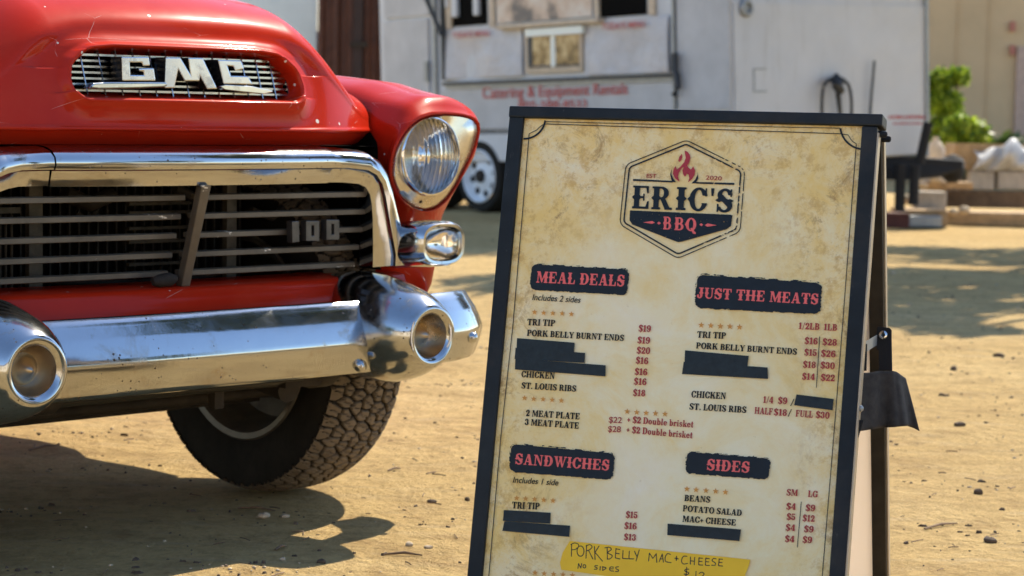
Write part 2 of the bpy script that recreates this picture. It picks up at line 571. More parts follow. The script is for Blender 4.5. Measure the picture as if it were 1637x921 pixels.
def field(fn, x0, y0, x1, y1, nx, ny, ss=3):
    """coverage of a boolean function, box filtered"""
    xs = np.linspace(x0, x1, nx + 1); ys = np.linspace(y0, y1, ny + 1)
    dx, dy = (x1 - x0) / nx, (y1 - y0) / ny
    acc = np.zeros((ny + 1, nx + 1))
    for a in range(ss):
        for b in range(ss):
            ox = ((a + .5) / ss - .5) * dx; oy = ((b + .5) / ss - .5) * dy
            X, Y = np.meshgrid(xs + ox, ys + oy)
            acc += fn(X, Y)
    return acc / ss / ss - .5, xs, ys

def in_poly(X, Y, P):
    r = np.zeros(X.shape, bool)
    n = len(P)
    for i in range(n):
        x1, y1 = P[i]; x2, y2 = P[(i + 1) % n]
        if y1 == y2: continue
        c = ((y1 > Y) != (y2 > Y)) & (X < (x2 - x1) * (Y - y1) / (y2 - y1) + x1)
        r ^= c
    return r

def seg_dist(X, Y, pts):
    d = np.full(X.shape, 1e9)
    for (x1, y1), (x2, y2) in zip(pts[:-1], pts[1:]):
        dx, dy = x2 - x1, y2 - y1
        t = np.clip(((X - x1) * dx + (Y - y1) * dy) / (dx * dx + dy * dy + 1e-12), 0, 1)
        d = np.minimum(d, np.hypot(X - x1 - t * dx, Y - y1 - t * dy))
    return d

def poly_sd(X, Y, P):
    d = seg_dist(X, Y, list(P) + [P[0]])
    return np.where(in_poly(X, Y, P), -d, d)

# ------------------------------------------------------------------ PICKUP TRUCK: local (u lateral, v forward, w up)
PHI = radians(45)
TL = A3(cos(PHI), sin(PHI), 0); TN = A3(sin(PHI), -cos(PHI), 0); TZ = A3(0, 0, 1)
TO = A3(-0.7002157, 4.46294074, 0)
TF = (TO, TL, TN, TZ)
truck = thing('pickup_truck', 'old red pickup truck with chrome bumper, facing the menu board on bare dirt', 'pickup truck', TO)
def T(): return MB(TF)
def mir(mb):
    m = MB(); m.f = [f[::-1] for f in mb.f]
    for p in mb.v:
        q = np.array(p) - TO
        a = q @ TL
        r = np.array(p) - 2 * a * TL
        m.v.append(tuple(r))
    return m
def sstep(a, b, x):
    t = np.clip((x - a) / (b - a), 0, 1)
    return t * t * (3 - 2 * t)

def noseF(u): return .078 - .22 * u * u - 1.1 * max(0.0, abs(u) - .33) ** 2
def hoodH(u):
    a = np.abs(u)
    return 1.185 - .190 * sstep(.30, .565, a) - .012 * (a / .3) ** 2 * (a < .3) - .012 * (a >= .3)
WB = .848
def hood_pt(u, s):
    """s: unrolled height from the lower lip at s=WB"""
    k = sstep(.30, .57, abs(u))
    F = noseF(u); H = hoodH(u)
    wf = 1.035 * (1 - k) + .905 * k
    rv = .30 * (1 - k) + .20 * k
    rw = H - wf
    lean = .32 * (1 - k) + .30 * k
    # lip crease
    if s < .880:
        t = (s - WB) / (.880 - WB)
        v = F - .046 * (1 - t)
        return v, s
    if s < wf:
        return F - lean * (s - .880), s
    F1 = F - lean * (wf - .880)
    arc = pi / 2 * sqrt((rv * rv + rw * rw) / 2)
    if s < wf + arc:
        a = (s - wf) / arc * pi / 2
        return F1 - rv * (1 - cos(a)), wf + rw * sin(a)
    d = s - wf - arc
    return F1 - rv - d, H + (.055 * (1 - k) + .045 * k) * min(d, 1.3) - 0.0
OPENING = [(-.292, .945), (.292, .945), (.290, .975), (.245, 1.030), (.20, 1.040), (-.20, 1.040), (-.245, 1.030), (-.290, .975)]
def open_sd(u, s):
    R = .030
    P = [(-.258, .971), (.258, .971), (.255, .985), (.222, 1.011), (.185, 1.016), (-.185, 1.016), (-.222, 1.011), (-.255, .985)]
    return poly_sd(u, s, P) - R
us = np.concatenate([np.linspace(-.60, -.34, 30), np.linspace(-.3345, .3345, 224), np.linspace(.34, .60, 30)])
ss = np.concatenate([np.linspace(WB, 1.09, 116), np.linspace(1.096, 1.60, 44), np.linspace(1.66, 2.55, 14)])
U, S = np.meshgrid(us, ss)
SD = open_sd(U, S)
V2, F2 = march(SD + .017, us, ss, share=True)
V2 = np.array(V2)
sdv = open_sd(V2[:, 0], V2[:, 1])
hm = T()
pts = []
for (u, s), d in zip(V2, sdv):
    v, wv = hood_pt(u, s)
    e = .004
    va, wa = hood_pt(u, s - e); vb, wb = hood_pt(u, s + e)
    tv, tw = vb - va, wb - wa
    l = sqrt(tv * tv + tw * tw) + 1e-9
    nv, nw = tw / l, -tv / l
    bulge = .017 * exp(-((d - .008) / .0095) ** 2)
    low = .006 * exp(-((d - .02) / .02) ** 2) * (1 if s < .95 else 0)
    inset = .055 * float(sstep(.003, -.016, d)) if d < .003 else 0
    if .872 < s < .90: bulge += .004 * exp(-((s - .8815) / .004) ** 2)
    soft = .010 * exp(-((d - .06) / .03) ** 2) * (1 if s > 1.0 else .3)   # hollow round the opening
    k = bulge + low - soft * .9
    pts.append((u, v + nv * k - inset, wv + nw * k))
hm.add(pts, F2)
hood = obj('hood', hm, M_RED, truck, 180)

# opening: egg-crate mesh, emblem
def vplane(px, py, v):
    P = on_plane(px, py, TO + TN * v, TN) - TO
    return P @ TL, P[2]
mb = T()
def mesh_v(u): return noseF(u) - .034
for wv in np.linspace(.945, 1.040, 9):
    pl = [(u, mesh_v(u) - .34 * (wv - .915)) for u in np.linspace(-.30, .30, 17)]
    for (u1, v1), (u2, v2) in zip(pl[:-1], pl[1:]):
        mb.add([(u1, v1, wv - .0021), (u2, v2, wv - .0021), (u2, v2, wv + .0021), (u1, v1, wv + .0021),
                (u1, v1 - .014, wv - .0021), (u2, v2 - .014, wv - .0021), (u2, v2 - .014, wv + .0021), (u1, v1 - .014, wv + .0021)],
               [(0, 1, 2, 3), (3, 2, 6, 7), (0, 4, 5, 1), (4, 7, 6, 5)])
for k in range(15):
    u = -.28 + k * .04
    v = mesh_v(u) + .002
    mb.add([(u - .0013, v - .007, .935), (u + .0013, v - .007, .935), (u + .0013, v - .045, 1.048), (u - .0013, v - .045, 1.048),
            (u - .0013, v - .021, .935), (u + .0013, v - .021, .935), (u + .0013, v - .059, 1.048), (u - .0013, v - .059, 1.048)],
           [(0, 1, 2, 3), (0, 3, 7, 4), (1, 5, 6, 2)])
obj('hood_grille', mb, m_chrome('grille_silver', (.40, .41, .42), .15, .3, .5, pit=False), hood)
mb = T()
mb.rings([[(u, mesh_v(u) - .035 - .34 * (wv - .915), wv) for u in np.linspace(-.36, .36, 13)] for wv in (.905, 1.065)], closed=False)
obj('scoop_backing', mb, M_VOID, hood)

def trace(poly, scale, ox, oy, v):
    return [vplane(ox + x / scale, oy + y / scale, v) for x, y in poly]
M_BLACKSIDE = simple('dark_mirrored_side', (.010, .010, .011), .25)  # black letter sides hold the dark surroundings they would mirror
EM = {'emblem_letter_g': [(636, 297), (780, 297), (786, 345), (748, 347), (743, 328), (680, 328), (684, 392), (754, 393), (752, 374), (728, 374), (727, 358), (806, 356), (816, 424), (640, 424)],
      'emblem_letter_m': [(868, 300), (945, 300), (996, 386), (985, 302), (1062, 302), (1140, 466), (1085, 468), (1048, 400), (1045, 425), (967, 425), (934, 366), (914, 462), (862, 462)],
      'emblem_letter_c': [(1140, 312), (1262, 316), (1280, 362), (1232, 372), (1222, 348), (1192, 346), (1208, 396), (1300, 398), (1326, 444), (1170, 440)]}
VE = .054
shift = 0.5 * (vplane(193, 110, VE)[0] + vplane(405, 125, VE)[0])
for nm, poly in EM.items():
    P = [(u, VE, wv) for u, wv in trace(poly, 3.274, 0, 0, VE)]
    mb = T().prism(P, (0, -.040, 0))
    eo = obj(nm, mb, M_EMBLEM, hood, bevel=.0026)
    eo.data.materials.append(M_BLACKSIDE)
    for pl_ in eo.data.polygons:
        if np.array(pl_.normal) @ TN < .35: pl_.material_index = 1
for nm, poly in (('emblem_wing', [(465, 462), (490, 434), (560, 430), (872, 430), (880, 446), (860, 458), (720, 464), (520, 468)]),
                 ('emblem_wing', [(1150, 452), (1180, 444), (1320, 452), (1428, 476), (1428, 482), (1380, 492), (1180, 470)])):
    P = [(u, VE + .004, wv) for u, wv in trace(poly, 3.274, 0, 0, VE + .004)]
    mb = T().prism(P, (0, -.022, 0))
    obj(nm, mb, M_CHROME, hood, bevel=.0055, seg=3)

# fenders
HC = (.70, .822)
BEZ_PX = [(690, 184), (712, 182.5), (735, 184), (755, 188), (766, 197), (764, 218), (757, 240), (745, 266), (730, 296), (714, 320), (697, 334), (680, 338), (662, 333), (646, 322), (634, 305), (627, 284), (627, 262), (632, 240), (642, 219), (655, 202), (671, 190)]
def bez_v(a): # front edge of the fender: brow forward at the top, swept back at the outer side and low
    return .006 + .018 * np.sin(a) - .018 * np.cos(a)
BEZ = []
for x, y in BEZ_PX:
    g0 = vplane(x, y, -.01)
    for _ in range(3):
        g0 = vplane(x, y, float(bez_v(atan2(g0[1] - HC[1], g0[0] - HC[0]))))
    BEZ.append(g0)
NA = 72
def polar(poly, c=HC, n=NA):
    out = []
    for k in range(n):
        a = 2 * pi * k / n
        dx, dy = cos(a), sin(a)
        best = 0
        for i in range(len(poly)):
            x1, y1 = poly[i][0] - c[0], poly[i][1] - c[1]; x2, y2 = poly[(i + 1) % len(poly)][0] - c[0], poly[(i + 1) % len(poly)][1] - c[1]
            den = dx * (y2 - y1) - dy * (x2 - x1)
            if abs(den) < 1e-12: continue
            t = (x1 * (y2 - y1) - y1 * (x2 - x1)) / den
            q = (x1 * dy - y1 * dx) / den
            if t > 0 and -1e-9 <= q <= 1 + 1e-9: best = max(best, t)
        out.append(best)
    r = np.array(out)
    return r
def smoothr(r, k=2):
    for _ in range(k):
        r = (np.roll(r, 1) + 2 * r + np.roll(r, -1)) / 4
    return r
ANG = np.array([2 * pi * k / NA for k in range(NA)])
r_bez = smoothr(polar(BEZ), 1)
def sec(poly, k=2): return smoothr(polar(poly), k)
S1 = sec([(.605, .46), (.592, .80), (.602, .895), (.64, .945), (.70, .965), (.79, .966), (.865, .945), (.912, .90), (.905, .82), (.855, .72), (.822, .65), (.812, .55), (.83, .46)])
S2 = sec([(.600, .46), (.588, .82), (.598, .93), (.64, .978), (.71, .998), (.80, .992), (.88, .965), (.930, .91), (.945, .82), (.935, .68), (.91, .56), (.87, .46)])
S3 = sec([(.598, .46), (.590, .86), (.598, .98), (.64, 1.008), (.73, 1.018), (.83, 1.005), (.91, .965), (.955, .90), (.968, .80), (.962, .66), (.95, .56), (.93, .46)])
S4 = sec([(.598, .46), (.592, .90), (.598, 1.02), (.64, 1.035), (.74, 1.038), (.84, 1.022), (.92, .98), (.965, .91), (.978, .80), (.972, .66), (.96, .56), (.95, .46)])
def ring(r, v): return [(HC[0] + r[i] * cos(ANG[i]), v[i] if hasattr(v, '__len__') else v, HC[1] + r[i] * sin(ANG[i])) for i in range(NA)]
bv = bez_v(ANG)
lb = -.045 * np.maximum(0, -np.sin(ANG)) - .022 * np.maximum(0, np.cos(ANG + .45))
gb = .15 + .85 * (.5 + .5 * np.cos(ANG - radians(125)))
rings_ = [ring(r_bez * .985, bv - .014), ring(r_bez * 1.0, bv), ring(r_bez * (1 + .03 * gb) + .001, bv + .003), ring(r_bez * (1 + .06 * gb) + .003 * gb, bv - .002 + .15 * lb),
          ring(.62 * (r_bez * (1 + .08 * gb)) + .38 * S1, bv * .75 - .008 + .55 * lb), ring(.25 * (r_bez * (1 + .08 * gb)) + .75 * S1, bv * .55 - .016 + .8 * lb), ring(.06 * (r_bez * 1.08) + .94 * S1, bv * .45 - .030 + lb), ring(S1 * 1.01, -.058 + .35 * bv + lb), ring(.6 * S1 + .4 * S2, -.115 + .7 * lb),
          ring(S2, -.20), ring(.5 * S2 + .5 * S3, -.32), ring(S3, -.46), ring(S4, -.85), ring(S4 * 1.005, -1.26)]
fine = rings_[:8]
for r0_, r1_ in zip(rings_[7:-1], rings_[8:]):
    m_ = max(2, int(abs(r1_[0][1] - r0_[0][1]) / .022))
    for k in range(1, m_ + 1):
        t_ = k / m_
        fine.append([tuple(a + (b - a) * t_ for a, b in zip(p_, q_)) for p_, q_ in zip(r0_, r1_)])
AR = .425
def arch(p_):      # snap to the round wheel opening
    u, v, w_ = p_
    d = sqrt((v + .40) ** 2 + (w_ - .38) ** 2)
    if u > .62 and v < -.12 and abs(d - AR) < .028: v, w_ = -.40 + (v + .40) * AR / d, .38 + (w_ - .38) * AR / d
    return (u, v, w_)
fine = [[arch(p_) for p_ in r_] for r_ in fine]
mb = T(); mb.rings(fine)
nF = []
for f in mb.f:
    c = np.mean([mb.v[i] for i in f], axis=0) - TO
    u, v, wv = c @ TL, c @ TN, c[2]
    if wv < .50 and v < -.18: continue
    if u > .62 and (v + .40) ** 2 + (wv - .38) ** 2 < (AR - .002) ** 2 and v < -.10: continue
    nF.append(f)
mb.f = nF
obj('fender', mb, M_RED, truck, 180, recalc=False)
obj('fender', mir(mb), M_RED, truck, 180, recalc=False)
# cowl strip closing the seam between hood and fender
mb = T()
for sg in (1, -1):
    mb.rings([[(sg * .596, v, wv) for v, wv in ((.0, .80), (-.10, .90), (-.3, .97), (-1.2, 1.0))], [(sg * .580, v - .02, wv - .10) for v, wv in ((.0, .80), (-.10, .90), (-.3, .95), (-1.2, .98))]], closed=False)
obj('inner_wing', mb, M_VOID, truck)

# headlights: bezel, ring, lens, reflector
HLV = .012
LC = (.695, .824)
def headlight(flip):
    f = mir if flip else (lambda m: m)
    rc = np.full(NA, .093)
    def rcir(r, v): return [(LC[0] + r * cos(a), v, LC[1] + r * sin(a)) for a in ANG]
    b = T().rings([ring(r_bez * .985, bv - .004), ring(r_bez * .955, bv + .003), ring(.45 * r_bez + .55 * rc, bv * .6 + .008), rcir(.093, .014), rcir(.090, -.012)])
    h = obj('headlight', f(b), M_BEZEL, truck, 50)
    obj('retaining_ring', f(T().lathe((LC[0], HLV, LC[1]), (0, 1, 0), [(-.012, .0925), (.006, .0935), (.013, .091), (.015, .0875), (.010, .0845), (-.010, .084)], 48)), M_POLISH, h, 60)
    obj('lens', f(T().lathe((LC[0], HLV, LC[1]), (0, 1, 0), [(.034 - .030 * (k / 8) ** 2, .0005 + .0835 * k / 8) for k in range(9)] + [(.001 - .030 * (k / 8) ** 2 + .028, .0005 + .0825 * k / 8) for k in range(8, -1, -1)], 48)), M_GLASS, h, 60)
    obj('reflector', f(T().lathe((LC[0], HLV, LC[1]), (0, 1, 0), [(-.004 - .024 * (1 - (k / 8) ** 2), .002 + .082 * k / 8) for k in range(9)], 48)), M_REFL, h, 180)
    s1 = T()
    for (x, y) in ((742, 213), (671, 322)):
        u, wv = vplane(x, y, .0)
        s1.lathe((u, .0, wv), (0, 1, 0), [(-.02, .0045), (.004, .0045), (.006, .003), (.006, .0005)], 10)
    obj_split('bezel_screw', f(s1), M_GREASE, h, 40)
headlight(False); headlight(True)

# chrome grille surround: header with legs that turn down to the lamps
ST = [(.0, .846, .0, .768), (.20, .846, .20, .768), (.36, .846, .36, .768), (.42, .844, .41, .767), (.468, .838, .445, .764), (.505, .822, .468, .756), (.530, .796, .484, .740), (.550, .760, .493, .715),
      (.570, .715, .499, .685), (.590, .675, .503, .655), (.612, .640, .507, .625), (.632, .608, .510, .597), (.632, .580, .513, .574)]
PR = [(0, -.075), (.0, -.02), (.04, .004), (.12, .024), (.28, .038), (.46, .041), (.58, .036), (.60, .026), (.62, .024), (1.0, .016), (1.0, -.03)]
def vb_at(i): return .066 - .03 * (max(0, i - 3) / 9.0)
def surround_rings(st, add=0.0):
    out = []
    for i, (uo, wo, ui, wi) in enumerate(st):
        out.append([(uo + (ui - uo) * q, (vb_at(i) - .25 * (uo + (ui - uo) * q) ** 2 * (i < 4) - .02 * (i >= 4) + (dv + add)), wo + (wi - wo) * q) for q, dv in PR])
    return out
rr = surround_rings(ST)
full = [[(-p[0], p[1], p[2]) for p in r] for r in rr[:0:-1]] + rr
mb = T().rings(full, closed=False)
surround = obj('grille_surround', mb, M_CHROME, truck, 40)
mb = T().rings([[(u, .066 - .25 * u * u + dv + .0035, .8475 + (.7665 - .8475) * q) for q, dv in PR] for u in np.linspace(-.350, .360, 15)], closed=False)
obj('header_cover', mb, M_CHROME, truck, 40)

# parking lamps
def superell(cu, cw, a, b, v, n=40, e=2.8):
    out = []
    for k in range(n):
        t = 2 * pi * k / n
        c, s_ = cos(t), sin(t)
        out.append((cu + a * abs(c) ** (2 / e) * (1 if c > 0 else -1), v, cw + b * abs(s_) ** (2 / e) * (1 if s_ > 0 else -1)))
    return out
def parking(flip):
    f = mir if flip else (lambda m: m)
    c = (.648, .628)
    h = obj('parking_light', f(T().rings([superell(.59, .608, .02, .03, -.05), superell(.605, .614, .060, .044, -.03), superell(.625, .620, .074, .053, .01), superell(.640, .625, .078, .0545, .055), superell(.645, .627, .076, .0535, .09), superell(c[0], c[1], .071, .051, .112),
                                          superell(c[0], c[1], .064, .0455, .122), superell(c[0], c[1], .0575, .0395, .121), superell(c[0], c[1], .0555, .0375, .108)], cap0=True)), M_CHROME, truck, 60)
    obj('lens', f(T().rings([superell(c[0], c[1], .0555, .0375, .110), superell(c[0], c[1], .048, .031, .122), superell(c[0], c[1], .030, .018, .130), superell(c[0], c[1], .004, .003, .133)], cap1=True)), M_LENS, h, 180)
    obj('reflector', f(T().rings([superell(c[0], c[1], .055, .037, .109), superell(c[0], c[1], .045, .028, .088), superell(c[0], c[1], .012, .008, .074)], cap1=True)), M_REFL, h, 180)
parking(False); parking(True)

# leaning grille: five bars each side of a strut
def gv(wv): return .008 + (wv - .562) * .36
BW = [.742, .702, .661, .620, .580]
for wv in BW:
    v = gv(wv) - .032
    for u0, u1 in ((-.506, -.014), (.014, .506)):
        mb = T()
        sec_ = [(-.016, .0045), (-.003, .004), (.0, .002), (.0, -.0075), (-.003, -.009), (-.016, -.005)]
        mb.rings([[(u, v + dv - .02 * u * u, wv + dw) for dv, dw in sec_] for u in np.linspace(u0, u1, 8)], cap0=True, cap1=True)
        obj('grille_bar', mb, M_BARS, truck, 40)
mb = T()
mb.rings([[(-.012 + k, gv(.768) + .014, .7675) for k in (0, .024)] + [(.009, gv(.768) - .010, .7675), (-.009, gv(.768) - .010, .7675)],
          [(-.011 + k, gv(.556) + .020, .553) for k in (0, .022)] + [(.008, gv(.556) - .006, .553), (-.008, gv(.556) - .006, .553)]], cap0=True, cap1=True)
obj('grille_strut', mb, M_BARS, truck, bevel=.003)
mb = T()
mb.lathe((-.055, gv(.575) + .01, .568), (1, .1, .1), [(-.025, .008), (-.01, .014), (.015, .015), (.03, .008)], 12)
obj('strut_bracket', mb, M_GREASE, truck, 60)
# "100" badge
vb_ = gv(.661) - .010
def badge_px(px, py): return vplane(px, py, vb_)
def zoom4(x, y): return (380 + x / 2.878, 220 + y / 2.878)
mb = T()
def plate(poly, d=.020):
    return [(u, vb_, wv) for u, wv in (badge_px(*zoom4(*p)) for p in poly)]
mb.prism(plate([(250, 386), (282, 384), (285, 480), (252, 484)]), (0, -.020, 0))
def framed(x0, y0, x1, y1, hx0, hy0, hx1, hy1):
    o = plate([(x0, y0), (x1, y0), (x1, y1), (x0, y1)]); i = plate([(hx0, hy0), (hx1, hy0), (hx1, hy1), (hx0, hy1)])
    bk = [(p[0], p[1] - .020, p[2]) for p in o]; ib = [(p[0], p[1] - .012, p[2]) for p in i]
    mb.add(bk + o + i + ib, [(k, (k + 1) % 4, 4 + (k + 1) % 4, 4 + k) for k in range(4)] + [(4 + k, 4 + (k + 1) % 4, 8 + (k + 1) % 4, 8 + k) for k in range(4)]
           + [(8 + k, 8 + (k + 1) % 4, 12 + (k + 1) % 4, 12 + k) for k in range(4)] + [(12, 13, 14, 15), (3, 2, 1, 0)])
framed(315, 383, 376, 476, 340, 405, 352, 452)
framed(409, 378, 468, 471, 432, 398, 444, 446)
obj('number_badge', mb, M_BADGE, truck, bevel=.0015)

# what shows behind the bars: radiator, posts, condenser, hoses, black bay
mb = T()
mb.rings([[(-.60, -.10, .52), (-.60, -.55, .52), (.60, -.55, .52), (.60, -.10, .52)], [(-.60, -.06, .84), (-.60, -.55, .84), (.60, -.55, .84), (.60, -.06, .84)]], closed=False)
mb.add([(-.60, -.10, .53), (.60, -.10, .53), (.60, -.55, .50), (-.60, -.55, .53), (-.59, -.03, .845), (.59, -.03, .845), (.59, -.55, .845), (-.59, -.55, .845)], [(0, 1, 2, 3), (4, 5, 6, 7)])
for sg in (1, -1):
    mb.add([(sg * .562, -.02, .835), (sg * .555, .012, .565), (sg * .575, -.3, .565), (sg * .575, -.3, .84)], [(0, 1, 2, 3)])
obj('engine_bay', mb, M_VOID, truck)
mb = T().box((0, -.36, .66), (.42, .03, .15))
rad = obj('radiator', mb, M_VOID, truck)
mb = T()
for k in range(34):
    mb.box((-.40 + k * .0245, -.327, .66), (.0022, .006, .145))
obj('cooling_fins', mb, M_FIN, rad)
mb = T()
for (u, ww, vv) in ((-.262, .016, -.14), (.255, .013, -.16)):
    mb.box((u, vv, .66), (ww, .008, .16)); mb.box((u + ww, vv - .02, .66), (.003, .02, .16))
for k in range(5):
    pass
obj_split('support_post', mb, M_RAD, truck)
mb = T()
for k in range(8):
    mb.tube([(-.40 + k * .014, -.16, .53), (-.40 + k * .014, -.16, .70 if k != 4 else .74)], .0028, 6)
mb.box((-.352, -.16, .525), (.065, .012, .012)); mb.box((-.352, -.16, .71), (.065, .010, .006))
mb.tube([(-.46, -.10, .705), (-.40, -.09, .690), (-.33, -.10, .694)], .006, 8)
obj('oil_cooler', mb, M_RAD, truck, 60)
mb = T()
for (a, b, r) in (((-.15, -.2, .74), (-.02, -.22, .735), .018), ((-.12, -.2, .70), (-.06, -.22, .70), .006), ((.12, -.18, .75), (.25, -.2, .735), .012), ((-.2, -.22, .56), (.30, -.2, .555), .010), ((.30, -.14, .70), (.42, -.18, .70), .008)):
    mb.tube([a, ((a[0] + b[0]) / 2, a[1], (a[2] + b[2]) / 2 - .02), b], r, 8)
obj_split('engine_hose', mb, M_GREASE, truck, 60)
mb = T()
for z0 in (.575, .60, .625, .655, .69, .71):
    mb.box((.165, -.30, z0), (.085, .006, .0035))
obj_split('oil_cooler_row', mb, M_RAD, truck)

# red apron under the grille
mb = T().rings([[(u, v - .16 * u * u, wv) for v, wv in ((-.09, .556), (.030, .553), (.044, .548), (.052, .53), (.070, .50), (.10, .482), (.11, .46))] for u in np.linspace(-.66, .66, 25)], closed=False)
obj('front_apron', mb, M_RED, truck, 180)

# bumper
path = [(u, .0) for u in np.linspace(-.58, .58, 21)]
BP = [(.0, .0, .0)]
prof = [(-.060, .496), (-.050, .509), (-.040, .5115), (-.0325, .5095), (-.0205, .4905), (-.009, .474), (-.0055, .468), (.004, .446), (.0085, .4335), (.0105, .427), (.0110, .421), (.0100, .413), (.004, .390), (-.004, .366), (-.009, .356), (-.020, .352), (-.028, .360)]
def bump_station(u):
    a = abs(u)
    if a < .56: c = (u, .158 - .045 * u * u); d = (0, 1); k = 1.0
    else: return None
    return c, d, k
stn = []
for u in np.linspace(-.56, .56, 23):
    stn.append(((u, .162 - .05 * u * u), (.10 * u, 1), 1.0, 1.0))
endp = [(.62, .126, .22), (.68, .114, .36), (.735, .102, .55), (.79, .075, .78), (.84, .038, 1.05), (.868, -.010, 1.30), (.880, -.065, 1.45), (.882, -.10, 1.5)]
ends = [((u, v), (sin(a), cos(a)), 1.0, (1.0 if i < 4 else (.97, .90, .76, .45)[i - 4])) for i, (u, v, a) in enumerate(endp)]
stn = [((-c[0], c[1]), (-d[0], d[1]), a, b) for c, d, a, b in ends[::-1]] + stn + ends
rs = []
for (c, d, a, b) in stn:
    l = math.hypot(*d)
    rs.append([(c[0] + d[0] / l * pv, c[1] + d[1] / l * pv, .43 + (wv - .43) * b) for pv, wv in prof])
mb = T().rings(rs, closed=False)
bumper = obj('bumper', mb, M_BUMPER, truck, 180)
def bullet(u0, w0):
    pr = [(-.16, .002), (-.152, .035), (-.125, .068), (-.075, .096), (-.015, .112), (.045, .119), (.095, .1185), (.140, .1135), (.178, .1045), (.205, .096), (.228, .086), (.246, .076), (.257, .069), (.2625, .0635), (.263, .059), (.2605, .0530), (.2555, .0490), (.2535, .0475)]
    dp = [(.2540, .0478), (.244, .0455), (.230, .0415), (.219, .036), (.214, .031), (.216, .0265), (.224, .020), (.238, .010), (.246, .004), (.248, .0006)]
    def mk(p_):
        return T().rings([[(u0 + r * cos(2 * pi * k / 44), v, w0 + max(0, .14 - v) * .09 + r * sin(2 * pi * k / 44)) for k in range(44)] for v, r in p_])
    b_ = obj('bumper_bullet', mk(pr), M_BUMPER, bumper, 50)
    obj('bullet_dish', mk(dp), M_DISH, bumper, 60)
bullet(.488, .439); bullet(-.510, .435)
for (u, wv, v) in ((.372, .372, .156),):
    obj('bumper_bolt', T().lathe((u, v, wv), (0, 1, -.2), [(-.01, .014), (.004, .014), (.010, .010), (.013, .001)], 16), M_CHROME, bumper, 50)
for sg in (1, -1):
    obj('bumper_bolt', T().lathe((sg * .765, .098, .405), (sg * .6, .8, 0), [(-.02, .013), (.004, .013), (.010, .010), (.013, .001)], 16), M_CHROME, bumper, 50)

# wheels
WV, WU, WR, WW = -.40, .572, .382, .21
def wheel_parts(u0, v0, side):
    R = WR
    # carcass with sidewalls
    prof = [(-WW * .40, .235), (-WW * .47, .25), (-WW * .52, .29), (-WW * .52, .325), (-WW * .49, .348), (-WW * .46, R - .018), (-WW * .2, R - .013), (WW * .2, R - .013), (WW * .46, R - .018), (WW * .49, .348), (WW * .52, .325), (WW * .52, .29), (WW * .47, .25), (WW * .40, .235)]
    c = T().lathe((u0, v0, R), (1, 0, 0), prof, 72, caps=False)
    wh = obj('front_wheel' if v0 > -1 else 'rear_wheel', c, M_TYRE, truck, 50)
    return wh
def tread(u0, v0, wh):
    # raised, irregular five-sided blocks round the tyre
    R = WR
    nth, nc = 900, 40
    rng = np.random.default_rng(3)
    rows, per = 7, 64
    cells = []
    for r in range(rows):
        for k in range(per):
            y = (r + .5) / rows + rng.uniform(-.035, .035)
            x = (k + .5 * (r % 2) + .18 * ((k * 2 + r) % 3 - 1) + rng.uniform(-.07, .07)) / per
            cells.append((x, y))
    cells = np.array(cells)
    circ = 2 * pi * R
    cxm = np.concatenate([cells - [1, 0], cells, cells + [1, 0]])
    cxm = cxm * [circ, WW * .98]
    th = np.linspace(0, 1, nth, endpoint=False); cc = np.linspace(0, 1, nc + 1)
    H = np.zeros((nth, nc + 1))
    for i, t in enumerate(th):
        x = t * circ
        near = cxm[np.abs(cxm[:, 0] - x) < .12]
        ax_ = np.abs(near[:, 0][None, :] - x + 0 * cc[:, None]); ay_ = np.abs(near[:, 1][None, :] - (cc * WW * .98)[:, None])
        d = .45 * np.hypot(ax_ * 1.15, ay_) + .55 * np.maximum(ax_ * 1.1 + .25 * ay_, ay_ + .2 * ax_)
        d.sort(axis=1)
        H[i] = np.clip((d[:, 1] - d[:, 0] - .0042) / .0018, 0, 1)
        sx_ = near[np.argmin(np.hypot(near[:, 0][None, :] - x, near[:, 1][None, :] - (cc * WW * .98)[:, None]), axis=1)]
        sip = np.abs((sx_[:, 0] - x) * .9 + (sx_[:, 1] - cc * WW * .98) * .45 + .002 * np.sin(cc * 90)) < .0011
        H[i] = H[i] * (1 - .5 * sip)
    mb = T(); gr = []
    vs = []
    for i, t in enumerate(th):
        a = 2 * pi * t
        for j, c in enumerate(cc):
            q = (c - .5) * 2
            rad = R - .004 - .020 * abs(q) ** 3.2 + .010 * H[i, j] - .008
            y = q * WW * .50
            vs.append((u0 + y, v0 + rad * cos(a), R + rad * sin(a))); gr.append(1 - H[i, j])
    fs = []
    for i in range(nth):
        for j in range(nc):
            a, b = i * (nc + 1) + j, ((i + 1) % nth) * (nc + 1) + j
            fs.append((a, a + 1, b + 1, b))
    mb.add(vs, fs)
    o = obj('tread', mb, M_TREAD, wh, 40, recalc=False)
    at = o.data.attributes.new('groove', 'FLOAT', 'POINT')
    at.data.foreach_set('value', np.array(gr, dtype=np.float32))
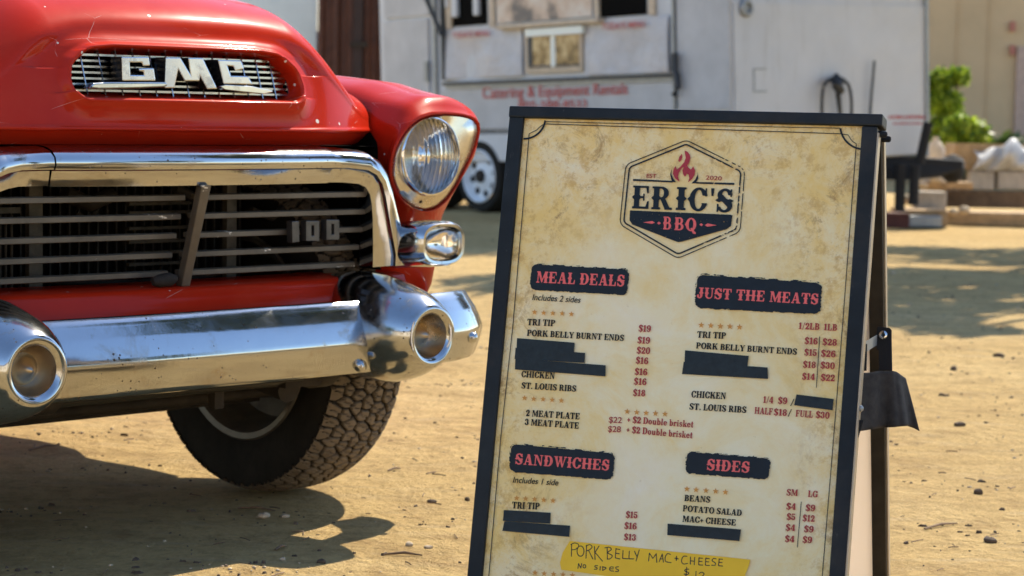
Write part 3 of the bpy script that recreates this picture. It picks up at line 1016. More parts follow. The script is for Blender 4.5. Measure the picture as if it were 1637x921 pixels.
for u0, v0 in ((WU, WV), (-WU, WV), (WU, -3.32), (-WU, -3.32)):
    wh = wheel_parts(u0, v0, 1)
    if (u0, v0) == (WU, WV): tread(u0, v0, wh); tread_me = wh.children[0]
    else:
        cp = tread_me.copy(); COL.objects.link(cp); cp.parent = wh
        cp.location = tuple(TL * (u0 - WU) + TN * (v0 - WV))
    sgn = 1 if u0 > 0 else -1
    rp = [(-.088, .236), (-.098, .250), (-.104, .246), (-.100, .232), (-.07, .222), (.0, .200), (.06, .05), (.055, .20), (.07, .222), (.100, .232), (.104, .246), (.098, .250), (.088, .236)]
    obj('rim', T().lathe((u0, v0, WR), (1, 0, 0), rp, 48, caps=False), M_RIM, wh, 50)
    obj('brake_drum', T().lathe((u0 - sgn * .03, v0, WR), (sgn, 0, 0), [(-.06, .03), (-.05, .15), (.03, .155), (.05, .12), (.06, .05), (.09, .04), (.095, .001)], 32), M_GREASE, wh, 40)

# chassis under the nose
mb = T()
for sg in (1, -1):
    mb.box((sg * .38, -2.32, .455), (.035, 2.12, .055))
mb.box((0, -.02, .425), (.40, .05, .05)); mb.box((0, -1.2, .45), (.4, .05, .05)); mb.box((0, -3.3, .45), (.4, .05, .05))
chassis = obj('chassis', mb, M_GREASE, truck, bevel=.006)
mb = T()
mb.rings([[(u, v, wv - .02 * (1 - abs(u) / .6) * 0) for v, wv in ((.06, .372), (.05, .335), (.02, .322), (-.05, .322), (-.1, .34))] for u in np.linspace(-.42, .30, 9)], closed=False)
obj('splash_pan', mb, M_LEG, truck, 60)
mb = T()
mb.box((0, WV, .275), (.50, .03, .045)); mb.box((0, WV, .315), (.50, .045, .007)); mb.box((0, WV, .235), (.50, .045, .007))
mb.lathe((.50, WV, .375), (1, 0, 0), [(-.06, .05), (.05, .06)], 14); mb.lathe((-.50, WV, .375), (1, 0, 0), [(-.05, .06), (.06, .05)], 14)
mb.lathe((0, -3.32, .375), (1, 0, 0), [(-.55, .04), (-.12, .05), (-.08, .13), (.08, .13), (.12, .05), (.55, .04)], 18)
obj_split('axle', mb, M_GREASE, truck, bevel=.003)
mb = T()
mb.tube([(-.52, WV + .16, .27), (.50, WV + .16, .27)], .014, 8)
mb.tube([(.34, -.05, .30), (.36, WV - .1, .36), (.38, -1.0, .40)], .03, 8)
mb.lathe((.36, .02, .345), (1, 0, 0), [(-.06, .022), (-.02, .034), (.03, .034), (.06, .02)], 12)
mb.lathe((-.36, .02, .345), (1, 0, 0), [(-.06, .022), (-.02, .034), (.03, .034), (.06, .02)], 12)
mb.box((.10, .0, .315), (.012, .012, .03)); mb.box((.30, .03, .335), (.05, .02, .014))
obj_split('steering_linkage', mb, M_GREASE, truck, 50)

# cab and bed (behind the frame's edge)
def cabring(v, w0, hw0, w1, hw1):
    return [(-hw0, v, w0), (-hw0 - .02, v, (w0 + w1) / 2), (-hw1, v, w1 - .05), (-hw1 + .08, v, w1), (hw1 - .08, v, w1), (hw1, v, w1 - .05), (hw0 + .02, v, (w0 + w1) / 2), (hw0, v, w0)]
mb = T().rings([cabring(-1.20, .42, .88, 1.02, .86), cabring(-1.30, .40, .90, 1.14, .86), cabring(-2.72, .40, .90, 1.16, .88), cabring(-2.80, .42, .88, 1.10, .86)], cap0=True, cap1=True)
cab = obj('cab', mb, M_RED, truck, 50)
mb = T()
for u in (-.80, .80):
    for v0, v1 in ((-1.32, -1.62), (-2.72, -2.62)):
        mb.prism([(u - .03, v0, 1.13), (u + .03, v0, 1.13), (u * .93 + .03, v1, 1.66), (u * .93 - .03, v1, 1.66)], (0, -.06, 0))
mb.rings([[(-.72, -1.58, 1.64), (-.76, -1.66, 1.70), (-.70, -1.80, 1.76), (-.66, -2.4, 1.77), (-.72, -2.66, 1.70), (-.72, -2.70, 1.64)], [(.72, -1.58, 1.64), (.76, -1.66, 1.70), (.70, -1.80, 1.76), (.66, -2.4, 1.77), (.72, -2.66, 1.70), (.72, -2.70, 1.64)]], cap0=True, cap1=True)
obj('roof', mb, M_RED, cab, 60)
mb = T()
mb.add([(-.78, -1.35, 1.13), (.78, -1.35, 1.13), (.72, -1.64, 1.66), (-.72, -1.64, 1.66)], [(0, 1, 2, 3)])
for sg in (1, -1): mb.add([(sg * .83, -1.36, 1.13), (sg * .83, -2.66, 1.13), (sg * .755, -2.60, 1.66), (sg * .755, -1.64, 1.66)], [(0, 1, 2, 3)])
mb.add([(-.78, -2.68, 1.13), (.78, -2.68, 1.13), (.72, -2.60, 1.66), (-.72, -2.60, 1.66)], [(0, 1, 2, 3)])
obj('window_glass', mb, simple('dark_cab_glass', (.02, .025, .03), .05), cab)
mb = T()
mb.box((0, -3.85, .62), (.86, .98, .02))
for sg in (1, -1): mb.box((sg * .84, -3.85, .86), (.03, .98, .25))
mb.box((0, -2.9, .86), (.86, .03, .25)); mb.box((0, -4.82, .86), (.86, .03, .25))
obj('cargo_bed', mb, M_RED, truck, bevel=.015)
for sg in (1, -1):
    mb = T().rings([[(sg * (.86 + d_), -3.32 + r_ * 1.25 * cos(a_), .42 + r_ * sin(a_)) for a_ in np.linspace(0, pi, 25)] for d_, r_ in ((0, .47), (.06, .465), (.10, .44), (.115, .41), (.11, .395))], closed=False)
    obj('rear_fender', mb, M_RED, truck, 180)

# ------------------------------------------------------------------ SANDWICH BOARD (A-frame menu)
P0 = A3(0.01618299, 3.84233144, 0.91983225)
SU = A3(0.94336991, -0.3317183, -0.00402245); SV = A3(-0.07171016, -0.19206719, -0.97875832)
SNn = np.cross(SU, SV); SNn = SNn / np.linalg.norm(SNn)
if SNn @ (CAM - P0) < 0: SNn = -SNn
SW = .61
SF = (P0, SU, SV, SNn)
base = P0 + SU * .3 + SV * .93 - A3(0, -.10, 0); base[2] = 0
board = thing('sandwich_board', 'black framed A-frame menu board on the dirt beside the red truck', 'menu board', base)
def S(): return MB(SF)
def sp(px, py):
    q = on_plane(px, py, P0, SNn) - P0
    return float(q @ SU), float(q @ SV)
# panel, subdivided so that its aged rim can be stored per vertex
na, nb = 61, 90
mb = S(); ag = []
rng = np.random.default_rng(1)
for j in range(nb + 1):
    for i in range(na + 1):
        a, b = SW * i / na, -.004 + .904 * j / nb
        mb.v.append(mb.P((a, b, -.002)))
        e = min(a, SW - a) / .11; t = max(0, b) / .13; bt = (.90 - b) / .25
        r = max(exp(-e * 1.1), .9 * exp(-t * 1.0))
        r += 1.15 * exp(-((a - .0) ** 2 + (b - .02) ** 2) / .030) + .35 * exp(-((a - SW) ** 2 + (b - .05) ** 2) / .06) + .45 * exp(-((a - .05) ** 2 + (b - .72) ** 2) / .05)
        r += .26 * exp(-(max(0, b) / .34) ** 2)
        ag.append(min(1, r))
mb.f = [(j * (na + 1) + i, j * (na + 1) + i + 1, (j + 1) * (na + 1) + i + 1, (j + 1) * (na + 1) + i) for j in range(nb) for i in range(na)]
k0 = len(mb.v)
panel = obj('menu_panel', mb, M_PARCH, board, recalc=False)
at = panel.data.attributes.new('aged', 'FLOAT', 'POINT'); at.data.foreach_set('value', np.array(ag, dtype=np.float32))
# front frame
def bar(a0, a1, b0, b1, c0, c1, fr=SF):
    return MB(fr).box(((a0 + a1) / 2, (b0 + b1) / 2, (c0 + c1) / 2), ((a1 - a0) / 2, (b1 - b0) / 2, (c1 - c0) / 2))
obj('front_stile', bar(-.0265, .0005, .0, .93, -.020, .006), M_FRAME, board, bevel=.0022)
obj('front_stile', bar(SW - .0005, SW + .0255, .002, .93, -.020, .006), M_FRAME, board, bevel=.0022)
obj('front_rail', bar(0.0, SW, .895, .93, -.020, .0055), M_FRAME, board, bevel=.0022)
obj('top_cap', bar(-.0275, SW + .034, -.0195, .0012, -.040, .0085), M_FRAME, board, bevel=.003)
obj('edge_reflection', bar(SW + .0258, SW + .0285, .012, .93, -.019, .003), M_EDGE, board)  # tan strip paints the ground's reflection along the frame edge
obj('backing_sheet', bar(.002, SW - .002, .004, .90, -.012, -.006), M_BOARD, board)
# back leaf, hinged behind the top cap and leaning the other way
nh = A3(SNn[0], SNn[1], 0); nh /= np.linalg.norm(nh)
BT = radians(14.5)
BVd = -nh * sin(BT) + A3(0, 0, -1) * cos(BT)
ux = SU / np.linalg.norm(SU)
BN = np.cross(ux, BVd); BN /= np.linalg.norm(BN)
if BN @ nh > 0: BN = -BN        # outward (away from the camera)
BO = P0 - SNn * .046
BF = (BO, ux, BVd, BN)
LB = (BO[2] - .004) / (-BVd[2])
obj('back_stile', bar(-.0265, .0005, .0, LB, -.006, .018, BF), M_LEG, board, bevel=.002)
obj('back_stile', bar(SW - .0005, SW + .0255, .0, LB, -.006, .018, BF), M_LEG, board, bevel=.002)
obj('back_rail', bar(0, SW, LB - .05, LB - .012, -.005, .018, BF), M_LEG, board, bevel=.002)
obj('back_edge_reflection', bar(SW + .0258, SW + .0285, .006, LB - .01, .002, .0185, BF), M_EDGE, board)
obj('back_panel', bar(.001, SW - .001, .004, LB - .05, .002, .008, BF), M_BOARD, board)
obj('top_hinge', bar(.045, SW + .028, -.0235, -.006, -.066, -.0405), M_EDGE, board, bevel=.002)
for c in (-.012, -.052):
    obj('hinge_bolt', S().lathe((SW + .034, .012, c), SU * 0 + (1, 0, 0), [(-.01, .0055), (.003, .0055), (.006, .004), (.007, .0005)], 14), M_BLACK, board, 40)
# spreader bracket with rivet, and the cloth flap hanging between the two leaves
def plane_pt(px, py, off):
    q = on_plane(px, py, P0 + SU * SW - SNn * off, SNn)
    return q
brk = MB()
zb = .168
def bpx(x, y): return (1340 + x / 3.8375, 480 + y / 3.8375)
brk.prism([plane_pt(*bpx(*p), zb) for p in [(237, 162), (312, 168), (326, 182), (326, 240), (330, 432), (250, 432), (248, 308), (234, 302)]], -SNn * .006)
bo = obj('spreader_bracket', brk, M_BLACK, board, bevel=.001)
c = plane_pt(*bpx(276, 213), zb - .002)
obj('rivet', MB().lathe(c, SNn, [(-.003, .0075), (.001, .0075), (.002, .006), (.002, .0035), (.001, .003), (.001, .0004)], 20), M_POLISH, bo, 40)
brk = MB()
a_, b_ = plane_pt(*bpx(238, 262), zb), plane_pt(*bpx(168, 305), .03)
brk.prism([a_ + A3(0, 0, .014), b_ + A3(0, 0, .014), b_ - A3(0, 0, .004), a_ - A3(0, 0, .004)], SNn * .003)
obj('spreader_bar', brk, M_GREYTRIM, board)
brk = MB()
brk.prism([plane_pt(*bpx(*p), .024) for p in [(160, 270), (176, 268), (172, 432), (152, 432)]], -SNn * .004)
obj('keeper_plate', brk, M_BLACK, board)
brk = MB()
for (x, y) in ((128, 664),):
    brk.lathe(plane_pt(*bpx(x, y), .008), SU, [(-.006, .006), (.004, .006), (.007, .003), (.0075, .0005)], 14)
obj('side_screw', brk, M_GREYTRIM, board, 40)
brk = MB()
brk.prism([plane_pt(*bpx(*p), .010) for p in [(122, 732), (155, 738), (136, 800), (120, 850)]], -SNn * .003)
obj('cloth_tab', brk, M_BLACK, board)
cl = MB()
top = [(138, 446), (195, 444), (250, 434), (330, 434), (352, 440), (382, 462), (408, 480)]
bot = [(120, 806), (190, 794), (262, 783), (345, 778), (400, 772), (432, 770), (498, 802)]
cols, rows = 49, 19
grid = []
for j in range(rows):
    t = j / (rows - 1); r = []
    for i in range(cols):
        f = i / (cols - 1)
        sx = np.interp(f, np.linspace(0, 1, 7), [p[0] for p in top]), np.interp(f, np.linspace(0, 1, 7), [p[1] for p in top])
        ex = np.interp(f, np.linspace(0, 1, 7), [p[0] for p in bot]), np.interp(f, np.linspace(0, 1, 7), [p[1] for p in bot])
        x, y = sx[0] + (ex[0] - sx[0]) * t, sx[1] + (ex[1] - sx[1]) * t
        off = .055 + .10 * f - .009 * (.3 + t) * sin(f * 11 + .8 * t) - .003 * sin(f * 25 + 2) * (.3 + t)
        r.append(plane_pt(*bpx(x, y), off))
    grid.append(r)
cl.rings(grid, closed=False)
fl = obj('cloth_flap', cl, M_CLOTH, board, 180)
sm = fl.modifiers.new('thick', 'SOLIDIFY'); sm.thickness = .004; sm.offset = 0

# ---- the printing: outlines in photo pixels carried onto the tilted panel
UPX = (.085, -1.0)
def pixmesh(mb, V, FC, h):
    b = len(mb.v)
    for x, y in V:
        a, c = sp(x, y)
        mb.v.append(mb.P((a, c, h)))
    mb.f += [tuple(i + b for i in f) for f in FC]
G = {}
def glyph(ch, adv, *ops): G[ch] = (adv, ops)
def R_(x0, y0, x1, y1): return ('P', [(x0, y0), (x1, y0), (x1, y1), (x0, y1)])
def Pg(*c): return ('P', [(c[i], c[i + 1]) for i in range(0, len(c), 2)])
def Rg(cx, cy, rx, ry, hx, hy, clip=None, dx=0): return ('E', cx, cy, rx, ry, hx, hy, clip, dx)
def mn(op): return ('-', op)
def stem(x, sv=.07, top=1.0, s=.24): return [R_(x, 0, x + s, top), R_(x - sv, 0, x + s + sv, .09), R_(x - sv, top - .09, x + s + sv, top)]
INF = 9
glyph('A', .90, Pg(.08, 0, .17, 0, .46, 1, .36, 1), Pg(.32, 1, .55, 1, .82, 0, .57, 0), R_(.2, .27, .62, .36), R_(0, 0, .27, .09), R_(.48, 0, .90, .09))
glyph('B', .80, *stem(.07), R_(.2, .91, .42, 1), R_(.2, .46, .44, .55), R_(.2, 0, .44, .09), Rg(.40, .735, .29, .265, .10, .175, (.40, -INF, INF, INF)), Rg(.42, .275, .34, .275, .12, .185, (.42, -INF, INF, INF)))
glyph('C', .84, Rg(.43, .5, .43, .52, .19, .42), mn(R_(.58, .34, 1, .67)), R_(.73, .64, .80, 1.0), Pg(.56, .34, .84, .34, .80, .22, .66, .2))
glyph('D', .88, *stem(.07), R_(.2, .91, .42, 1), R_(.2, 0, .42, .09), Rg(.40, .5, .44, .5, .19, .41, (.40, -INF, INF, INF)))
glyph('E', .80, *stem(.07), R_(.2, .91, .72, 1), R_(.2, 0, .74, .09), R_(.3, .46, .52, .55), Pg(.60, .95, .72, .95, .72, .68, .66, .68), Pg(.60, .05, .74, .05, .74, .34, .68, .34), R_(.48, .36, .54, .66))
glyph('F', .75, *stem(.07), R_(.2, .91, .70, 1), R_(.3, .46, .52, .55), Pg(.58, .95, .70, .95, .70, .68, .64, .68), R_(.48, .36, .54, .66))
glyph('G', .92, Rg(.43, .5, .43, .52, .19, .42), mn(R_(.58, .42, 1, .67)), R_(.73, .64, .80, 1.0), R_(.58, .06, .82, .46), R_(.50, .38, .90, .47))
glyph('H', .98, *stem(.07), *stem(.62), R_(.25, .46, .68, .55))
glyph('I', .42, *stem(.07))
glyph('J', .60, R_(.24, .27, .48, 1), R_(.12, .91, .58, 1), Rg(.21, .26, .27, .28, .06, .19, (-INF, -INF, INF, .28)), Rg(.06, .24, .10, .10, 0, 0))
glyph('K', .95, *stem(.07), Pg(.28, .42, .38, .42, .76, .93, .66, .93), Pg(.36, .56, .52, .70, .88, .05, .62, .05), R_(.56, .91, .88, 1), R_(.54, 0, .95, .09))
glyph('L', .74, *stem(.07), R_(.2, 0, .70, .09), Pg(.56, .05, .70, .05, .70, .38, .64, .38))
glyph('M', 1.14, R_(.10, 0, .19, 1), R_(.80, 0, 1.04, 1), Pg(.08, 1, .34, 1, .62, .12, .52, 0), Pg(.48, .1, .56, 0, .86, .92, .82, 1), R_(0, 0, .30, .09), R_(.73, 0, 1.11, .09), R_(.02, .91, .3, 1), R_(.8, .91, 1.11, 1))
glyph('N', .92, R_(.10, 0, .19, 1), R_(.69, 0, .78, 1), Pg(.06, 1, .32, 1, .78, .08, .78, 0, .66, 0), R_(0, .91, .3, 1), R_(0, 0, .30, .09), R_(.57, .91, .90, 1))
glyph('O', .90, Rg(.45, .5, .45, .52, .20, .42))
glyph('P', .78, *stem(.07), R_(.2, .91, .42, 1), R_(.2, .41, .42, .50), Rg(.40, .705, .35, .295, .13, .205, (.40, -INF, INF, INF)))
glyph('Q', .92, Rg(.45, .5, .45, .52, .20, .42), Pg(.40, .22, .52, .24, .90, -.12, .90, -.24, .66, -.20))
glyph('R', .90, *stem(.07), R_(.2, .91, .42, 1), R_(.2, .44, .44, .53), Rg(.40, .72, .33, .28, .12, .19, (.40, -INF, INF, INF)), Pg(.36, .50, .56, .52, .82, .03, .58, .03), R_(.58, 0, .90, .09))
glyph('S', .74, Rg(.36, .735, .33, .285, .14, .19), mn(R_(.36, .0, 1, .735)), mn(R_(.45, .5, 1, .68)), Rg(.36, .28, .35, .30, .14, .20, (.36, -INF, INF, INF)), Rg(.36, .28, .33, .30, .19, .20, (-INF, -INF, .37, .22)), Pg(.06, .63, .20, .80, .62, .40, .52, .20), R_(.60, .66, .66, 1.0), R_(.03, 0, .09, .34))
glyph('T', .84, R_(.29, 0, .53, 1), R_(.0, .91, .82, 1), R_(.20, 0, .62, .09), Pg(.0, .66, .06, .66, .14, .95, .0, .95), Pg(.82, .66, .76, .66, .68, .95, .82, .95))
glyph('U', .88, R_(.08, .28, .32, 1), R_(0, .91, .40, 1), R_(.68, .28, .77, 1), R_(.57, .91, .88, 1), Rg(.425, .30, .345, .32, .20, .215, (-INF, -INF, INF, .31), .05))
glyph('W', 1.24, Pg(.04, 1, .29, 1, .48, 0, .36, 0), Pg(.37, 0, .45, 0, .66, .95, .56, .95), Pg(.47, 1, .72, 1, .90, 0, .78, 0), Pg(.80, 0, .88, 0, 1.14, 1, 1.05, 1), R_(0, .91, .36, 1), R_(.44, .91, .78, 1), R_(.96, .91, 1.24, 1))
glyph('Y', .88, Pg(.04, 1, .30, 1, .56, .40, .34, .40), Pg(.46, .42, .54, .42, .80, 1, .71, 1), R_(.32, 0, .56, .46), R_(0, .91, .37, 1), R_(.61, .91, .90, 1), R_(.22, 0, .66, .09))
glyph('1', .56, R_(.16, 0, .40, 1), R_(.04, 0, .52, .09), Pg(.0, .76, .18, 1, .30, 1, .20, .76))
glyph('2', .66, Rg(.31, .70, .31, .31, .09, .21), mn(R_(-.1, .0, .32, .66)), mn(R_(-.1, .3, .9, .52)), Pg(.36, .58, .62, .66, .30, .14, .02, .10), R_(.02, 0, .63, .19), Rg(.12, .69, .11, .11, 0, 0), R_(.57, .1, .63, .3))
glyph('3', .66, Rg(.30, .74, .29, .27, .08, .18), Rg(.30, .28, .33, .29, .09, .19), mn(R_(-.1, .33, .28, .67)), Rg(.11, .72, .10, .10, 0, 0), Rg(.11, .27, .10, .10, 0, 0))
glyph('4', .72, R_(.36, 0, .60, 1), R_(0, .22, .70, .33), Pg(0, .30, .12, .30, .46, 1, .36, 1), R_(.26, 0, .70, .08))
glyph('5', .66, R_(.06, .50, .14, 1), R_(.06, .85, .58, 1), Rg(.31, .31, .33, .33, .09, .22), mn(R_(-.1, .36, .26, .50)), R_(.06, .46, .14, .95), Rg(.12, .25, .10, .10, 0, 0))
glyph('6', .70, Rg(.36, .31, .34, .33, .11, .22), Rg(.44, .5, .44, .52, .20, .43, (-INF, .3, .46, INF)), Rg(.54, .82, .10, .10, 0, 0), Rg(.44, .5, .2, .52, .2, .43, (.44, .5, .56, INF)))
glyph('8', .68, Rg(.34, .745, .29, .265, .10, .17), Rg(.34, .28, .33, .30, .11, .19))
glyph('9', .70, Rg(.34, .69, .34, .33, .11, .22), Rg(.26, .5, .44, .52, .20, .43, (.24, -INF, INF, .7)), Rg(.14, .18, .10, .10, 0, 0), Rg(.26, .5, .2, .52, .2, .43, (.14, -INF, .26, .5)))
glyph('0', .72, Rg(.35, .5, .35, .52, .12, .42))
sA = G['S'][1]
glyph('$', .72, *sA, R_(.32, -.14, .39, 1.14))
glyph('/', .42, Pg(.0, -.08, .08, -.08, .40, 1.06, .32, 1.06))
glyph('.', .28, Rg(.13, .11, .11, .11, 0, 0))
glyph('+', .56, R_(.02, .33, .52, .46), R_(.21, .14, .34, .66))
glyph("'", .30, Pg(.06, 1, .26, 1, .22, .66, .10, .66))
glyph(' ', .30)
glyph('o', .62, Rg(.30, .32, .30, .34, .10, .25))
glyph('u', .72, R_(.08, .18, .27, .64), R_(0, .56, .27, .64), R_(.44, .0, .62, .64), R_(.36, .56, .62, .64), R_(.44, 0, .71, .08), Rg(.30, .20, .22, .22, .05, .13, (-INF, -INF, .5, .2), .03))
glyph('b', .68, R_(.07, 0, .26, 1), R_(0, .92, .26, 1), Rg(.36, .32, .28, .34, .09, .25, (.2, -INF, INF, INF)))
glyph('l', .38, R_(.07, 0, .26, 1), R_(0, .92, .26, 1), R_(0, 0, .34, .08))
glyph('e', .60, Rg(.30, .32, .30, .34, .10, .25), mn(R_(.30, .17, .9, .30)), R_(.12, .30, .56, .37))
glyph('r', .54, R_(.07, 0, .26, .64), R_(0, .56, .26, .64), R_(0, 0, .36, .08), Rg(.42, .53, .11, .12, 0, 0), R_(.22, .50, .42, .63))
glyph('i', .38, R_(.07, 0, .26, .64), R_(0, .56, .26, .64), R_(0, 0, .34, .08), Rg(.165, .85, .11, .11, 0, 0))
glyph('s', .54, *[('T', .70, .66, q) for q in sA])
glyph('k', .70, R_(.07, 0, .26, 1), R_(0, .92, .26, 1), R_(0, 0, .33, .08), Pg(.24, .28, .33, .28, .58, .6, .50, .6), Pg(.30, .38, .42, .46, .66, .04, .46, .04), R_(.42, .56, .66, .64), R_(.40, 0, .72, .08))
glyph('t', .44, R_(.10, .06, .29, .86), R_(0, .56, .42, .64), R_(.12, 0, .42, .12))
def ev(op, X, Y):
    if op[0] == 'P': return in_poly(X, Y, op[1])
    if op[0] == 'E':
        _, cx, cy, rx, ry, hx, hy, clip, dx = op
        r = ((X - cx) / rx) ** 2 + ((Y - cy) / ry) ** 2 < 1
        if hx > 0: r &= ~(((X - cx - dx) / hx) ** 2 + ((Y - cy) / hy) ** 2 < 1)
        if clip: r &= (X >= clip[0]) & (Y >= clip[1]) & (X <= clip[2]) & (Y <= clip[3])
        return r
    if op[0] == 'T': return ev_all([op[3]], X / op[1], Y / op[2])
def ev_all(ops, X, Y):
    r = np.zeros(X.shape, bool)
    for op in ops:
        if op[0] == '-': r &= ~ev(op[1], X, Y)
        elif op[0] == 'T' and op[3][0] == '-': r &= ~ev(op[3][1], X / op[1], Y / op[2])
        else: r |= ev(op, X, Y)
    return r
GC = {}
def glyph_mesh(ch, res, spur):
    k = (ch, res, spur)
    if k not in GC:
        adv, ops = G[ch]
        ops = list(ops)
        if spur and ch not in "' .+/":
            xs_ = [min(p[0] for p in o[1]) for o in ops if o[0] == 'P' and len(o[1]) == 4 and abs(o[1][1][0] - o[1][0][0]) > .2 and max(p[1] for p in o[1]) - min(p[1] for p in o[1]) > .6 and o[1][0][0] == o[1][3][0]]
            for x in xs_:
                ops.append(Pg(x - .10, .5, x + .02, .62, x + .22, .62, x + .34, .5, x + .22, .38, x + .02, .38))
            if ch in 'CGOQ': ops.append(Pg(-.10, .5, .02, .62, .2, .62, .2, .38, .02, .38))
            if ch == 'S': ops += [Pg(-.06, .5, .10, .62, .3, .5, .10, .42), Pg(.42, .5, .6, .58, .76, .5, .6, .40)]
        if ops:
            F, xs, ys = field(lambda X, Y: ev_all(ops, X, Y), -.14, -.24, max(adv, .3) + .14, 1.16, int(res * (adv + .28)), int(res * 1.4))
            GC[k] = march(F + (.16 if not spur else .12), xs, ys)
        else: GC[k] = ([], [])
    return GC[k]
def text(mb, s, A, B, cap, res=22, spur=False, h=.0006, gap=.055, distress=None):
    """serif lettering from baseline pixel A to baseline pixel B with cap height in pixels"""
    tot = sum(G[c][0] + gap for c in s) - gap
    dx, dy = (B[0] - A[0]) / tot, (B[1] - A[1]) / tot
    x = 0
    for c in s:
        V, FC = glyph_mesh(c, res, spur)
        if V:
            pts = [(A[0] + (x + p[0]) * dx + p[1] * cap * UPX[0], A[1] + (x + p[0]) * dy + p[1] * cap * UPX[1]) for p in V]
            pixmesh(mb, pts, FC, h)
        x += G[c][0] + gap
FONT_ = {}
def sans_shape(s, bold=0.0):
    if (s, bold) not in FONT_:
        cu = bpy.data.curves.new('sans_text', 'FONT'); cu.body = s; cu.resolution_u = 5; cu.offset = bold
        ob = bpy.data.objects.new('sans_text', cu)
        me = ob.to_mesh()
        V = [(v.co.x, v.co.y) for v in me.vertices]; FC = [tuple(p.vertices) for p in me.polygons]
        ob.to_mesh_clear(); bpy.data.objects.remove(ob); bpy.data.curves.remove(cu)
        FONT_[(s, bold)] = (V, FC)
    return FONT_[(s, bold)]
def sans(mb, s, A, B, cap, shear=0.0, bold=0.0, h=.0006):
    V, FC = sans_shape(s, bold)
    x0 = min(p[0] for p in V); x1 = max(p[0] for p in V)
    capu = max(p[1] for p in sans_shape('H', bold)[0])
    dx, dy = (B[0] - A[0]) / (x1 - x0), (B[1] - A[1]) / (x1 - x0)
    pts = [(A[0] + (p[0] - x0) * dx + p[1] / capu * cap * (UPX[0] + shear), A[1] + (p[0] - x0) * dy + p[1] / capu * cap * UPX[1]) for p in V]
    pixmesh(mb, pts, FC, h)
def fieldmesh(mb, fn, box, res, h, tr):
    """fn in zoom coordinates; tr turns them into photo pixels"""
    x0, y0, x1, y1 = box
    F, xs, ys = field(fn, x0, y0, x1, y1, int((x1 - x0) * res), int((y1 - y0) * res))
    V, FC = march(F, xs, ys)
    pixmesh(mb, [tr(*p) for p in V], FC, h)
def Z4(x, y): return (800 + x / 2.878, 400 + y / 2.878)
def Z5(x, y): return (1080 + x / 2.878, 400 + y / 2.878)
def Z6(x, y): return (740 + x / 3.987, 690 + y / 3.987)
def Z7(x, y): return (1050 + x / 3.987, 690 + y / 3.987)
def ZL(x, y): return (980 + x / 4.605, 220 + y / 4.605)
def ZS(x, y): return (800 + x / 2.558, 170 + y / 2.558)
def ZH(x, y): return (880 + x / 4.815, 850 + y / 4.815)
_nz = np.random.default_rng(5).random((64, 64))
def vnoise(X, Y, sc):
    x, y = X * sc, Y * sc
    i, j = np.floor(x).astype(int), np.floor(y).astype(int)
    a, b = x - i, y - j
    a = a * a * (3 - 2 * a); b = b * b * (3 - 2 * b)
    g_ = lambda p, q: _nz[p % 64, q % 64]
    return (g_(i, j) * (1 - a) + g_(i + 1, j) * a) * (1 - b) + (g_(i, j + 1) * (1 - a) + g_(i + 1, j + 1) * a) * b
def quad_patch(mb, Q, tr, r, res, h, seed):
    """rounded brush-edged patch from four corners"""
    cx_, cy_ = np.mean(Q, axis=0)
    Pin = []
    for (x, y) in Q:
        Pin.append((x + (r if x < cx_ else -r), y + (r if y < cy_ else -r)))
    def fn(X, Y):
        d = poly_sd(X, Y, Pin) - r
        rough = (vnoise(X + seed, Y * 4 + seed, 2.2 / r) - .5) * r * .16 + (vnoise(X * .35 + seed * 3, Y * 2, 6 / r) - .5) * r * .18
        top = np.clip((cy_ - Y) / (r * 3), 0, 1)
        hair = (np.abs(d + r * .10) < r * .05) & (Y < cy_ - r) & (vnoise(X + 9 * seed, Y * .2, 1.2 / r) > .35)
        return (d + rough < 0) & ~hair
    xs_ = [p[0] for p in Q]; ys_ = [p[1] for p in Q]
    fieldmesh(mb, fn, (min(xs_) - r * .4, min(ys_) - r * .4, max(xs_) + r * .4, max(ys_) + r * .4), res, h, tr)

H1, H2, H3 = .0003, .0006, .0009
# logo
mb = S()
HEX = [(543, 15), (985, 235), (950, 692), (475, 895), (35, 637), (80, 203)]
cH = np.mean(HEX, axis=0)
def shr(P, k): return [tuple(cH + (np.array(p) - cH) * k) for p in P]
HEXI = shr(HEX, .82)
RH = 70
def wear(X, Y):
    w_ = vnoise(X, Y, .045) * .6 + vnoise(X + 300, Y, .13) * .4
    side = np.clip((X - 620) / 300, 0, 1)
    return (w_ < .26 + .12 * side) & (side > .05) | (vnoise(X + 50, Y + 70, .16) > .955)
def hexring(lo, hi): return lambda X, Y: (lambda d: (d > lo) & (d < hi) & ~wear(X, Y))(poly_sd(X, Y, HEXI) - RH)
fieldmesh(mb, hexring(-6, 1), (30, 5, 1000, 905), .30, H1, ZL)
fieldmesh(mb, hexring(-36, -25), (30, 5, 1000, 905), .30, H1, ZL)
for Q in ([(148, 305), (440, 319), (438, 331), (148, 319)], [(606, 327), (893, 334), (892, 349), (612, 339)]):
    fieldmesh(mb, lambda X, Y, Q=Q: in_poly(X, Y, Q) & ~((X > 735) & (X < 752) & (Y - 345 > -(X - 735) * 1.6) & (Y - 345 < -(X - 735) * 1.6 + 12)), (140, 295, 900, 360), .4, H1, ZL)
PATCH = [(125, 536), (880, 569), (868, 650), (838, 674), (508, 766), (480, 770), (450, 760), (142, 640), (122, 610)]
fieldmesh(mb, lambda X, Y: in_poly(X, Y, PATCH) & ~(vnoise(X + 11, Y + 5, .12) > .93), (115, 525, 890, 780), .34, H1, ZL)
